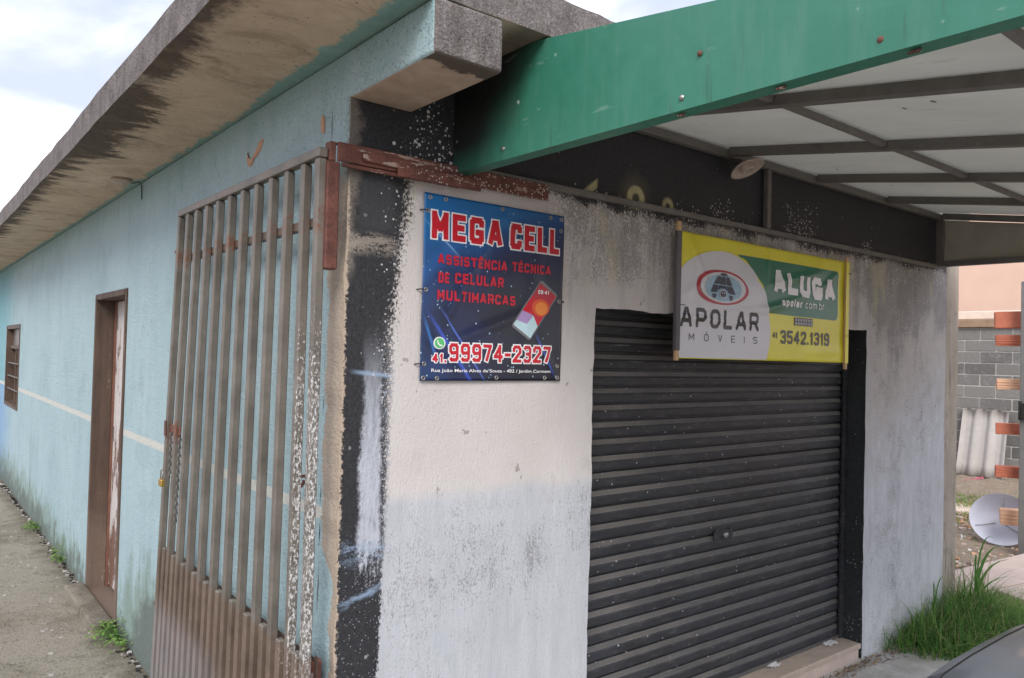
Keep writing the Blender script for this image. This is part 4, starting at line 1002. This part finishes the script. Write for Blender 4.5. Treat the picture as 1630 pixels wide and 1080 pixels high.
# logo: oval, globe, gridded shell
ov = [(.108, .345), (.120, .312), (.155, .285), (.22, .268), (.309, .262), (.40, .268), (.46, .285), (.505, .308), (.527, .335), (.515, .365), (.48, .395), (.43, .418), (.36, .430), (.30, .432), (.22, .426), (.16, .408), (.125, .380)]
def smooth_poly(P, it=2):
    for _ in range(it):
        Q = []
        for i in range(len(P)):
            a, b = P[i], P[(i+1) % len(P)]; Q += [lerp(a, b, .25), lerp(a, b, .75)]
        P = Q
    return P
ovs = smooth_poly(ov); lb = (.09, .55, .25, .45)
c2.layer('logo_ring', poly_sdf(ovs), lb, .005, 3, INK['crimson'])
c2.layer('logo_field', ell_sdf(.318, .347, .178, .074), lb, .005, 4, INK['grey'])
c2.layer('logo_globe', ell_sdf(.318, .345, .142, .064), lb, .005, 5, INK['sky'])
for k in (-.075, 0, .075):
    c2.layer('logo_meridian', seg_sdf([((.318+k*1.5, .345+.045), (.318+k*1.9, .345), 1), ((.318+k*1.9, .345), (.318+k*1.5, .345-.045), 1)], .004, False), lb, .0025, 6, INK['teal'])
c2.layer('logo_meridian', seg_sdf([((.185, .348), (.452, .342), 1)], .004, False), lb, .0025, 6, INK['teal'])
shell = [[(.284, .405), (.305, .417), (.335, .417), (.352, .404)], [(.243, .362), (.272, .400), (.296, .400), (.276, .362)], [(.281, .362), (.301, .400), (.331, .400), (.331, .360)], [(.337, .360), (.336, .400), (.360, .398), (.384, .357)],
         [(.216, .320), (.239, .357), (.273, .357), (.266, .322)], [(.271, .330), (.278, .357), (.333, .356), (.350, .330), (.325, .342), (.295, .342)], [(.355, .322), (.338, .356), (.386, .353), (.410, .316)],
         [(.226, .312), (.262, .314), (.256, .296), (.240, .292), (.230, .299)], [(.358, .312), (.392, .310), (.386, .292), (.373, .285)]]
for i, P_ in enumerate(shell): c2.layer('logo_shell', poly_sdf(P_), lb, .0032, 7, INK['plum'] if i in (0, 1, 2, 3) else INK['navy'])
c2.layer('logo_head', ell_sdf(.311, .316, .030, .020), lb, .003, 8, INK['grey']); c2.layer('logo_head', ell_sdf(.311, .316, .024, .016), lb, .003, 9, INK['navy'])
for k in (-.009, .009): c2.layer('logo_head', ell_sdf(.311+k, .320, .004, .003), (.29, .33, .31, .33), .0016, 10, INK['white'])
# ALUGA, wavy heavy letters
s = layout('ALUGA', .742, 1.366, .350, .470, .034, gap=.34)
s = [((p[0]+.010*math.sin(p[1]*40), p[1]+.006*math.sin(p[0]*9)), (q_[0]+.010*math.sin(q_[1]*40), q_[1]+.006*math.sin(q_[0]*9)), w) for p, q_, w in s]
c2.layer('offer_lettering', seg_sdf(s, .036, True), (.70, 1.40, .33, .50), .004, 3, INK['white'])
put_text(c2, 'web_address', 'apolar', .828, 1.030, .290, .332, .0115, .0024, INK['white'], square=False, lev=3, gap=.34)
put_text(c2, 'web_address', '.com.br', 1.046, 1.254, .290, .332, .0058, .0024, INK['white'], square=False, lev=3, gap=.30)
c2.layer('registry_box', poly_sdf([(.953, .236), (1.134, .236), (1.134, .193), (.953, .193)]), (.94, 1.15, .18, .25), .004, 2, INK['black'])
for r_ in range(2):
    for k in range(7):
        cu_, cv_ = .970+k*.0247, .2045+r_*.0195; c2.layer('registry_mark', lambda X, Y, a=cu_, b=cv_: np.abs(ell_sdf(a, b, .0075, .0062)(X, Y)+.001)-.0013, (cu_-.01, cu_+.01, cv_-.009, cv_+.009), .0018, 3, INK['white'])
put_text(c2, 'area_code', '41', .747, .790, .119, .149, .0075, .002, INK['black'], square=True, lev=2, gap=.3)
put_text(c2, 'phone_number', '3542.1319', .822, 1.316, .091, .163, .0150, .0030, INK['black'], square=False, lev=2, gap=.28)
font_line(c2, 'side_note', 'CRECI 1234', .706, .712, .12, .006, INK['black'], 3) if False else None
# battens
def batten(x, z0, z1, y, wrap):
    o = MB().bar((x, y, z0), (x, y, z1), .022, .016, up=(0, 1, 0)).build('batten', M['pine'], b2, bevel=.002)
    if wrap: MB().bar((x, y, z0+.045), (x, y, z1-.045), .030, .022, up=(0, 1, 0)).build('batten_wrap', M['grey_tape'], o, bevel=.003)
batten(1.632, 1.765, 2.402, -.040, True); batten(3.136, 1.738, 2.385, -.038, False)
for (x, z) in ((1.66, 2.02), (3.15, 1.93), (3.155, 2.29)):
    MB().tube([(x-.02, -.052, z), (x+.012, -.055, z), (x+.016, -.004, z-.002)], .0014, 6).build('wire_tie', M['dark'], b2)
# flap of yellow sheet round the right batten
MB().bar((3.136, -.047, 1.772), (3.136, -.047, 2.355), .034, .0012, up=(0, 1, 0)).build('batten_flap', c2.par.children[0].data.materials[0] if False else ylw(), b2)

# ================================================================== LAMPS
l1 = empty('porcelain_lamp', (2.06, -.10, 2.70), label='dusty round porcelain lamp holder tilted under the canopy on the black wall', cat='lamp')
ax = Vector((.06, -.44, -.90)).normalized(); c0 = Vector((2.05, -.105, 2.712))
MB().lathe(c0, ax, [(.0, -.02), (.03, -.02), (.074, -.002), (.083, .008), (.085, .012), (.081, .014), (.070, .006), (.045, -.004), (.0, -.006)], 32).build('reflector', M['porcelain'], l1)
MB().lathe(c0+ax*-.004, ax, [(.034, 0), (.034, .022), (.029, .030), (.021, .031), (.020, .012), (0, .012)], 20).build('socket', M['porcelain'], l1)
MB().tube([tuple(c0-ax*.02), (2.06, -.07, 2.75), (2.04, -.02, 2.755)], .008, 8).build('arm', M['frame'], l1)
l2 = empty('porcelain_lamp', (-.11, 2.79, 2.77), label='flat round porcelain lamp rose on the concrete soffit above the blue wall', cat='lamp')
MB().lathe((-.115, 2.79, 2.769), (0, 0, -1), [(.055, 0), (.062, .012), (.050, .022), (.030, .024), (.024, .030), (.0, .030)], 24).build('rose', M['porcelain'], l2)
MB().tube([(-.06, 2.79, 2.752), (-.02, 2.775, 2.765), (-.008, 2.765, 2.74), (-.006, 2.765, 2.70), (-.004, 2.77, 2.66)], .003, 6).build('cable', M['dark'], l2)

# ================================================================== YARD ON THE RIGHT
# block wall (runs away from the shop at x = 11), each visible block its own part
bw = empty('block_wall', (11, 2, 0), label='grey concrete block garden wall with pale mortar beyond the yard', cat='wall')
def blocks():
    X = 11.0; PH = .1645; PL = .413; base = -.05
    me_cache = {}
    MB().box((X+.012, -1.0, -.1), (X+.14, 6.0, 2.335)).build('mortar', M['mortar'], bw)
    k = 0; row = 0; z = 2.325-15*PH
    while z+PH < 2.34:
        off = 0 if row % 2 else PL/2
        y = -1.0+off-PL+.055
        while y < 6.0:
            if y+PL > -.9:
                if True:
                    key = 'b'
                    if key not in me_cache:
                        t = MB().box((0, 0, 0), (.1, PL-.020, PH-.020)); me = bpy.data.meshes.new('block'); me.from_pydata(t.v, [], t.f); me.materials.append(M['block']); me_cache[key] = me
                    o = bpy.data.objects.new('block', me_cache[key]); col.objects.link(o); o.parent = bw; o.matrix_parent_inverse = bw.matrix_world.inverted()
                    o.location = (X+jit(.003), y+.010, z+.010); k += 1
            y += PL
        z += PH; row += 1
blocks()
bw_top = 2.34
MB().box((10.95, -1.0, 2.338), (11.14, 6.0, 2.455)).build('timber_plate', M['plank'], bw, bevel=.01)
MB().box((10.99, -1.0, 2.458), (11.16, 6.0, 2.575)).build('coping', M['cream'], bw, bevel=.008)
pb = empty('peach_building', (13, 2, 0), label='plain peach rendered building behind the grey block wall', cat='building')
MB().box((12.6, -4, -.1), (18, 9, 4.6)).build('wall', M['peach'], pb)
MB().box((12.4, -4.2, 4.602), (18.2, 9.2, 4.75)).build('roof', M['fibre'], pb)

# corrugated sheet leaning on the block wall
cs = MB(); n = 48; T_ = .012
def cz(t): return .030*max(-.55, math.cos(t*2*math.pi/.205+.6))
for s in (0, 1):
    rows = []
    for j in range(7):
        h = j/6; row_ = []
        for i in range(n+1):
            t = .60*i/n; y = 2.335-t+.03*h*(0 if i < n/2 else .3); row_.append((10.70+.24*h-cz(t)+s*T_, y, .25+.92*h+.02*math.sin(i*.4)*(j == 6)))
        rows.append(row_)
    b = [p for r_ in rows for p in r_]
    fs = [(j*(n+1)+i, (j+1)*(n+1)+i, (j+1)*(n+1)+i+1, j*(n+1)+i+1) for j in range(6) for i in range(n)]
    if s: fs = [f[::-1] for f in fs]
    cs.add(b, fs, smooth=True)
for (a0, a1) in ((0, n), ):
    for j in (0, 6):
        for i in range(n):
            A = j*(n+1)+i; B_ = 7*(n+1)+j*(n+1)+i; cs.f.append((A, A+1, B_+1, B_)); cs.m.append(0); cs.sm.append(False)
cs.build('corrugated_sheet', M['fibre'], label='pale grey corrugated fibre cement sheet leaning against the block wall', cat='roofing sheet')

# raised rough bank at the foot of the block wall
mb = MB(); nx, ny = 26, 50
vs = []
for j in range(ny+1):
    for i in range(nx+1):
        X = 8.9+2.2*i/nx; Y = -.8+6.0*j/ny; t = i/nx; vs.append((X, Y, -.03+.30*(t*t*(3-2*t))+rng.normal()*.010))
mb.add(vs, [(j*(nx+1)+i, j*(nx+1)+i+1, (j+1)*(nx+1)+i+1, (j+1)*(nx+1)+i) for j in range(ny) for i in range(nx)], smooth=True)
mb.build('earth_bank', M['dirt'], kind='structure')

# brick pillar with every fourth course toothed out, beyond the grey post
bp = empty('brick_pillar', (7.6, .4, 0), label='unfinished orange brick pillar with toothed bricks sticking out beside the grey post', cat='pillar')
ax_y = Vector((.38, -.925, 0)).normalized()       # runs away to the right of the frame
ax_x = Vector((.925, .38, 0)).normalized()
def rbrick(c, L_, W_, H_, mat, rz_=0, name='brick', tilt=0):
    c = Vector(c); a = (Matrix.Rotation(rz_, 3, 'Z') @ ax_y); b = (Matrix.Rotation(rz_, 3, 'Z') @ ax_x); P = []
    for z in (0, H_):
        for p, q_ in ((0, 0), (1, 0), (1, 1), (0, 1)): P.append(c+a*L_*p+b*W_*q_+Vector((0, 0, z+tilt*p)))
    P = [p+Vector((jit(.005), jit(.005), jit(.003))) for p in P]
    m_ = MB().hexa(P)
    for q_ in (.18, .42, .66):
        z0_ = H_*q_; o_ = -b*.0018
        m_.hexa([c+o_+Vector((0, 0, z0_+tilt*0))+a*.004, c+a*L_+o_+Vector((0, 0, z0_)), c+a*L_+b*.004+Vector((0, 0, z0_)), c+b*.004+a*.004+Vector((0, 0, z0_)),
                 c+o_+Vector((0, 0, z0_+H_*.10))+a*.004, c+a*L_+o_+Vector((0, 0, z0_+H_*.10)), c+a*L_+b*.004+Vector((0, 0, z0_+H_*.10)), c+b*.004+a*.004+Vector((0, 0, z0_+H_*.10))])
    return m_.build(name, mat, bp, bevel=.003)
for (z, st, m, h) in ((2.16, 0.0, 'clay', .16), (1.985, -.01, 'clay', .105), (1.555, -.02, 'clay2', .105), (1.12, -.02, 'clay', .105), (.70, -.02, 'clay', .105), (.23, -.02, 'clay2', .15)):
    base = Vector((7.31, .66, z)) + (Vector((.07, -.02, 0)) if z < .3 else Vector((0, 0, 0)))
    rbrick(base+ax_y*st*-1, .36, .14, h, M[m], tilt=.006)
z = 0; i = 0
while z < 2.5:
    c = Vector((7.31, .66, z))+ax_y*(.365+(.02 if i % 2 else 0)); rbrick(c, .24 if i % 2 else .20, .14, .098, M['clay']); z += .107; i += 1
gp = empty('grey_gate_post', (7.24, .39, 0), label='slim grey steel gate post with a black hinge at the right edge', cat='post')
mb = MB(); mb.box((7.225, .30, -.05), (7.305, .412, 2.60)); mb.build('post_tube', M['post'], gp, bevel=.006)
mb = MB(); mb.box((7.17, .33, 1.30), (7.224, .385, 1.44)); mb.tube([(7.19, .395, 1.28), (7.19, .395, 1.46)], .016, 10); mb.build('hinge', M['dark'], gp, bevel=.004)

# satellite dish lying against the brick
sdh = empty('satellite_dish', (7.75, .72, .2), label='faded white round satellite dish lying on the dirt behind a brick', cat='satellite dish')
ax = Vector((-.80, -.28, .52)).normalized(); c0 = Vector((7.73, .73, .205))
prof_ = [(r_*.275/10, .075*(r_/10)**2) for r_ in range(0, 11)]+[(.281, .078), (.279, .070)]+[(r_*.275/10, .075*(r_/10)**2-.006) for r_ in range(10, -1, -1)]
MB().lathe(c0-ax*.02, ax, prof_, 40).build('reflector', M['dish'], sdh)
MB().lathe(c0-ax*.06, ax, [(0, 0), (.04, 0), (.04, .035), (0, .035)], 16).build('mount', M['steel'], sdh)
for k in range(3):
    a = k*2.1+.4; t = Vector((0, 0, 1)); sx = ax.cross(t).normalized(); sy = ax.cross(sx); rd = sx*math.cos(a)+sy*math.sin(a)
    MB().tube([tuple(c0+rd*.05-ax*.012), tuple(c0+rd*.14+ax*.006), tuple(c0+rd*.24+ax*.048)], .0035, 6).build('rib', M['steel'], sdh)

# concrete planks on the ground
def plank(lbl, P4, z0, h, mat):
    P = [(x, y, z0) for x, y in P4]+[(x, y, z0+h) for x, y in P4]
    return MB().hexa(P).build('concrete_plank', mat, bevel=.012, seg=2, label=lbl, cat='concrete plank', group='concrete planks lying in the yard')
plank('longer pinkish concrete plank on the dirt below the satellite dish', [(5.15, .30), (5.05, .02), (7.6, -.03), (7.7, .25)][::-1] if False else [(5.10, .08), (7.55, -.25), (7.62, .25), (5.22, .50)], -.02, .085, M['slab'])
plank('shorter pinkish concrete plank nearest the grass, in front of the longer one', [(5.45, -.22), (7.3, -.75), (7.42, -.32), (5.58, .02)], -.02, .075, M['slab'])
plank('pale narrow concrete strip across the dirt behind the satellite dish', [(8.9, 1.60), (9.3, 1.35), (9.55, 1.75), (9.15, 2.05)], -.01, .05, M['cream'])

# rubble, litter
def rubble():
    mb = MB()
    for k in range(1500):
        u = random.random(); X = 4.9+6*random.random()**.8; Y = random.uniform(-1.2, 3.2) + (X-5)*.12; s = random.uniform(.008, .035)*(1.4 if X > 8 else 1)
        zb = -.02 if X < 8.9 else -.03+.30*min(1, (X-8.9)/2.2)**1.5
        a = random.random()*3; c, sn = math.cos(a)*s, math.sin(a)*s
        P = [(X+c, Y+sn, zb), (X-sn, Y+c, zb), (X-c, Y-sn, zb), (X+sn, Y-c, zb)]; P += [(x+jit(.3)*s, y+jit(.3)*s, zb+s*random.uniform(.3, 1)) for x, y, _ in P]
        mb.hexa(P, random.choice([0, 0, 1, 2]))
    mb.build('rubble', [M['slab'], M['clay2'], M['white_paint']], kind='stuff', label='small chips of rubble and litter scattered over the dry yard', cat='rubble')
rubble()
mb = MB()
for k in range(5): mb.box((10.45+k*.03, 2.10-k*.04, .20+.01*k), (10.48+k*.03, 2.13-k*.04, .215+.012*k))
mb.build('candy_wrapper', M['pink'], label='crumpled pink wrapper below the corrugated sheet', cat='litter')
def paper():
    mb = MB(); n = 6; vs = []
    for j in range(n+1):
        for i in range(n+1): vs.append((2.62+.10*i/n+jit(.004), .070+.05*j/n+jit(.003), .097+.012*random.random()))
    mb.add(vs, [(j*(n+1)+i, j*(n+1)+i+1, (j+1)*(n+1)+i+1, (j+1)*(n+1)+i) for j in range(n) for i in range(n)], smooth=True)
    return mb
mb = paper(); mb.v = [(x+.60, y+.0, z) for x, y, z in mb.v]; mb.build('torn_paper', M['white_paint'], label='scrap of torn white paper on the step near the right end of the shutter', cat='litter', group='torn paper on the step')
mb = paper(); mb.v = [(x+.02, y+.012, z) for x, y, z in mb.v]; mb.build('torn_paper', M['white_paint'], label='scrap of torn white paper on the step further left, against the shutter', cat='litter', group='torn paper on the step')
# dry leaves along the foot of the step
mb = MB()
for k in range(260):
    X = random.uniform(2.6, 3.75); Y = -.03-abs(random.gauss(0, .05)); l = random.uniform(.01, .05); a = random.uniform(-.6, .6)+(.4)
    dx, dy = math.cos(a)*l, math.sin(a)*l; w = .003
    mb.add([(X-dx, Y-dy, .004), (X-dy*.1+w, Y+w, .010+random.random()*.012), (X+dx, Y+dy, .005), (X-w, Y-w, .012)], [(0, 1, 2, 3)], random.choice([0, 1]))
mb.build('dry_litter', [plain('dry_straw', (.24, .17, .10), .9), M['wood']], kind='stuff', label='dry twigs and leaf litter along the foot of the step', cat='leaf litter')

# ------------------------------------------------------------------ vegetation
def leaf_mat(name, a, b):
    g = Mat(name); oi = g.un(18, 3, .6); f = g.un(2.6, 3, .6, off=5)
    c = g.mix(oi*.5+f*.5, a, b); p = g.N('ShaderNodeBsdfPrincipled'); t = g.N('ShaderNodeBsdfTranslucent'); ms = g.N('ShaderNodeMixShader'); o = g.N('ShaderNodeOutputMaterial')
    g.put(p.inputs['Base Color'], c); p.inputs['Roughness'].default_value = .55; p.inputs['Specular IOR Level'].default_value = .3; g.put(t.inputs[0], c); ms.inputs[0].default_value = .3
    g.nt.links.new(p.outputs[0], ms.inputs[1]); g.nt.links.new(t.outputs[0], ms.inputs[2]); g.nt.links.new(ms.outputs[0], o.inputs[0]); return g.mat
GR = [leaf_mat('grass_green', (.05, .15, .028), (.12, .27, .055)), leaf_mat('grass_light', (.14, .26, .055), (.26, .40, .10)), leaf_mat('grass_dry', (.30, .26, .13), (.42, .36, .20))]
def blade(mb, x, y, z, h, w, dirx, diry, bend, mi, n=4):
    a = math.atan2(diry, dirx); px, py = -math.sin(a)*w/2, math.cos(a)*w/2; vs = []; 
    for i in range(n+1):
        t = i/n; zz = z+h*(t-.35*bend*t*t); o = h*bend*.75*t*t; k = (1-t)**.7
        cx, cy = x+dirx*o, y+diry*o
        if i < n: vs += [(cx-px*k, cy-py*k, zz), (cx+px*k, cy+py*k, zz)]
        else: vs += [(cx, cy, zz)]
    fs = [(2*i, 2*i+1, 2*i+3, 2*i+2) for i in range(n-1)]+[(2*n-2, 2*n-1, 2*n)]
    mb.add(vs, fs, mi, True)
mb = MB()
for k in range(34000):
    X = random.uniform(3.62, 7.6)
    Y = random.uniform(-1.25, .55)
    # clump outline: close to the wall end, spreading outward
    if X < 4.86 and Y > -.005: continue
    front = -.30-.42*min(1, max(0, (X-3.85)/.9))-.45*min(1, max(0, (X-4.9)/1.5))
    if Y < front+.06*math.sin(X*9)+random.gauss(0, .035): continue
    if X < 3.68+.16*random.random()-.45*min(0, Y+.10): continue
    if X > 4.9 and Y > .10-.20*(X-4.9)+random.gauss(0, .06): continue
    near = math.exp(-((X-4.55)/.65)**2)*math.exp(-((Y+.12)/.25)**2)
    h = random.uniform(.10, .24)+near*random.uniform(.06, .34)+(random.uniform(.1, .3) if 4.55 < X < 4.95 and Y > -.2 and random.random() < .35 else 0)
    if X > 5.1: h = random.uniform(.06, .15)
    a = random.random()*6.283; li = random.random()
    mi = 0 if li < (.66 if X < 4.9 else .25) else 1 if li < .90 else 2
    blade(mb, X, Y, -.02, h, random.uniform(.004, .010), math.cos(a), math.sin(a), random.uniform(.25, 1.9), mi)
mb.build('grass_tuft', GR, kind='stuff', label='thick green grass growing round the end of the shop wall', cat='grass')
mb = MB()
for k in range(6500):
    X = random.gauss(9.3, .55); Y = random.uniform(.8, 2.5); zb = -.02 if X < 8.9 else -.03+.30*min(1, (X-8.9)/2.2)**1.5
    if math.sin(X*3.1+Y*2.3)+random.gauss(0, .5) < -.5: continue
    a = random.random()*6.283; blade(mb, X, Y, zb, random.uniform(.05, .13), .012, math.cos(a), math.sin(a), random.uniform(.3, 1.2), 1 if random.random() < .65 else 2, 3)
mb.build('yard_grass', GR, kind='stuff', label='sparse short grass in the dry yard behind the satellite dish', cat='grass')
# tall arching weeds by the pilaster
def weed(name, label, base, stems, group=None, cat='weed'):
    ob = empty(name, base, label=label, cat=cat, group=group)
    for (h, dx, dy, w) in stems:
        m2 = MB(); n = 9; pts = []
        for i in range(n+1):
            t = i/n; pts.append((base[0]+dx*t**2.2, base[1]+dy*t**2.2, base[2]+h*(t*1.35-.55*t**3)))
        for i in range(n):
            p, q_ = Vector(pts[i]), Vector(pts[i+1]); kx = w*math.sin(math.pi*(i+.6)/(n+1))/2+.0015; kq = w*math.sin(math.pi*min(1, (i+1.6)/(n+1)))/2+.0005
            sd_ = Vector((.62, -.78, 0)); m2.add([p-sd_*kx, p+sd_*kx, q_+sd_*kq, q_-sd_*kq], [(0, 1, 2, 3)], 0, True)
        m2.build('blade', GR[0], ob)
    return ob
weed('tall_weed', 'tall arching grass weed with long bent blades in front of the bare pilaster', (4.86, -.10, 0), [(.62, .22, -.12, .018), (.50, .30, -.16, .018), (.72, .05, -.10, .010), (.34, .36, -.14, .016), (.58, -.12, -.05, .010), (.42, .18, .02, .014)])
weed('tall_weed', 'thin upright weed stems standing in the grass against the white wall', (4.30, -.06, 0), [(.42, -.06, -.02, .006), (.36, -.14, -.06, .006), (.46, .05, -.05, .006), (.30, -.20, -.06, .006)])
def leafy(label, base, n, R_, hmax, ls):
    ob = empty('leafy_weed', base, label=label, cat='weed', group='weeds growing at the foot of the blue wall')
    st = MB(); lf = MB()
    for k in range(n):
        a = random.random()*6.283; r_ = R_*math.sqrt(random.random()); tx, ty, tz = base[0]-abs(math.cos(a)*r_), base[1]+math.sin(a)*r_*1.5, base[2]+hmax*random.random()*(1-.6*r_/R_)+.01
        if k % 4 == 0: st.tube([base, ((base[0]+tx)/2, (base[1]+ty)/2, (base[2]+tz)/2+.02), (tx, ty, tz)], .0018, 5)
        b = random.random()*6.283; L_ = ls*random.uniform(.6, 1.3); dx, dy = math.cos(b), math.sin(b); dz = random.uniform(-.2, .5); wv = L_*.28
        c = Vector((tx, ty, tz)); e = c+Vector((dx, dy, dz))*L_; m_ = (c+e)/2+Vector((0, 0, L_*.12)); sd_ = Vector((-dy, dx, 0))*wv
        lf.add([c, m_+sd_, e, m_-sd_], [(0, 1, 2), (0, 2, 3)])
    st.build('stem', GR[0], ob); lf.build('leaves', [GR[1]], ob)
leafy('largest leafy green weed, at the near end of the doorstep', (-.02, 2.84, -.03), 120, .16, .13, .036)
leafy('small upright weed at the wall foot between door and window, nearest the door', (-.02, 4.95, -.03), 60, .09, .20, .035)
leafy('tiny creeping weed at the wall foot, farthest along the blue wall', (-.02, 6.4, -.03), 70, .13, .07, .035)
# crumbling crack line between path and wall
mb = MB()
for k in range(420):
    Y = random.uniform(.2, 10); X = -.012-abs(random.gauss(0, .02)); s = random.uniform(.004, .016); 
    if DY0-.05 < Y < DY1+.05: continue
    P = [(X-s, Y-s, -.045), (X+s*.5, Y-s, -.045), (X+s*.5, Y+s, -.045), (X-s, Y+s, -.045)]; P += [(x+jit(s*.4), y+jit(s*.4), -.04+s*random.random()) for x, y, _ in P]
    mb.hexa(P, random.choice([0, 1, 1]))
mb.build('crumbs', [M['fibre'], M['dark']], kind='stuff', label='crumbs of mortar and dirt along the foot of the blue wall', cat='debris')
mb = MB()
for k in range(90):
    X = random.uniform(-1.3, -.1); Y = random.uniform(2.0, 9); s = random.uniform(.004, .011); P = [(X-s, Y-s, -.042), (X+s, Y-s, -.042), (X+s, Y+s, -.042), (X-s, Y+s, -.042)]; P += [(x*1, y*1, -.038+s*.6) for x, y, _ in P]; mb.hexa(P)
mb.build('pebbles', M['fibre'], kind='stuff', label='small pale pebbles lying on the concrete side path', cat='pebbles')

# ================================================================== PARKED CAR (only its nearest corner is in view)
car = empty('parked_car', (2.12, -3.0, 0), label='dark grey hatchback parked under the canopy, its rounded bonnet corner showing', cat='car')
def carmat():
    g = Mat('grey_car_paint'); n = g.un(4, 3, .5); return g.out(g.mix(n, (.24, .265, .30), (.27, .295, .33)), .40, None, metal=.1, spec=.5, coat=.5)
CM = carmat()
CX = 2.12; CY0 = -1.10; CL = 3.85
# stations: s, half width, belt height, roof height, roof half width, floor
ST = [(0.0, .62, .58, .62, .50, .34), (.06, .72, .68, .74, .58, .26), (.22, .79, .74, .81, .62, .22), (.55, .81, .82, .89, .62, .20), (.95, .83, .88, .97, .66, .20), (1.15, .835, .90, 1.06, .64, .20), (1.65, .84, .92, 1.42, .56, .20), (2.0, .84, .93, 1.48, .56, .20), (2.7, .84, .94, 1.48, .55, .20), (3.25, .83, .95, 1.42, .54, .20), (3.65, .80, .94, 1.08, .56, .22), (3.80, .74, .88, .92, .50, .28), (3.85, .62, .70, .72, .42, .36)]
def cint(s):
    for a, b in zip(ST[:-1], ST[1:]):
        if s <= b[0]+1e-9:
            t = (s-a[0])/(b[0]-a[0]); t = t*t*(3-2*t)*.35+t*.65; return [a[i]+(b[i]-a[i])*t for i in range(6)]
    return list(ST[-1])
NS = 70; ring = []
for i in range(NS+1):
    s = CL*i/NS; _, hw, bh, rh, rw, fl = cint(s)
    half = [(0, rh), (rw*.5, rh-.004), (rw*.85, rh-.018), (rw, rh-.045), (rw+(hw-rw)*.5, bh+(rh-bh)*.42), (hw-.045, bh+.012), (hw-.012, bh-.03), (hw, bh-.15), (hw+.01, bh-.32), (hw, fl+.12), (hw-.03, fl+.02), (hw-.12, fl), (0, fl)]
    ring.append([(CX-x, CY0-s, z) for x, z in half[::-1]]+[(CX+x, CY0-s, z) for x, z in half[1:]])
body = MB(); glass = MB(); NV = len(ring[0])
for i in range(NS):
    s = CL*(i+.5)/NS
    for k in range(NV-1):
        q4 = [ring[i][k], ring[i+1][k], ring[i+1][k+1], ring[i][k+1]]
        side = k in (7, 8, 15, 16); topf = 8 < k < 15
        isg = (side and 1.30 < s < 3.45 and not (2.18 < s < 2.26)) or (topf and (1.18 < s < 1.66 or 3.28 < s < 3.66))
        (glass if isg else body).add(q4, [(0, 1, 2, 3)], smooth=True)
body.add(ring[0], [tuple(range(NV))]); body.add(ring[-1], [tuple(range(NV))[::-1]])
bo = body.build('body', CM, car); go = glass.build('window', M['glass'], car)
for kk in (9, 14):
    MB().tube([(ring[i][kk][0], ring[i][kk][1], ring[i][kk][2]+.0005) for i in range(2, 22)], .0035, 6).build('bonnet_seam', M['dark'], car)
MB().tube([(p[0], p[1], p[2]+.0005) for p in ring[2][9:15]], .0035, 6).build('bonnet_seam', M['dark'], car)
for o in (bo, go):
    bm = bmesh.new(); bm.from_mesh(o.data); bmesh.ops.remove_doubles(bm, verts=bm.verts, dist=1e-5); bmesh.ops.recalc_face_normals(bm, faces=bm.faces); bm.to_mesh(o.data); bm.free()
    for p_ in o.data.polygons: p_.use_smooth = True
for sx_ in (-1, 1):
    for s in (.72, 3.12):
        w = empty('wheel', (CX+sx_*.76, CY0-s, .29)); w.parent = car; w.matrix_parent_inverse = car.matrix_world.inverted()
        bpy.context.view_layer.update()
        MB().lathe((CX+sx_*.66, CY0-s, .29), (sx_, 0, 0), [(.19, 0), (.27, 0), (.29, .03), (.29, .16), (.27, .19), (.19, .19)], 28).build('tyre', M['rubber'], w)
        MB().lathe((CX+sx_*.66, CY0-s, .29), (sx_, 0, 0), [(.19, .02), (.19, .18), (.15, .16), (.05, .17), (0, .175)], 20).build('rim', M['steel'], w)
    MB().lathe((CX+sx_*.50, CY0-.10, .60), (0, 1, 0), [(0, .06), (.06, .05), (.10, .01), (.11, -.06)], 18).build('headlight', M['glass'], car)
MB().box((CX-.30, CY0-.03, .40), (CX+.30, CY0+.02, .52)).build('grille', M['dark'], car, bevel=.01)
mirror = MB().lathe((CX-.93, CY0-1.42, .98), (0, -1, 0), [(0, -.05), (.05, -.04), (.075, 0), (.07, .03), (0, .03)], 18).build('mirror', CM, car)
MB().tube([(CX-.82, CY0-1.40, .93), (CX-.90, CY0-1.40, .97)], .02, 8).build('mirror_arm', M['dark'], mirror)

for lp in bpy.data.lights: pass
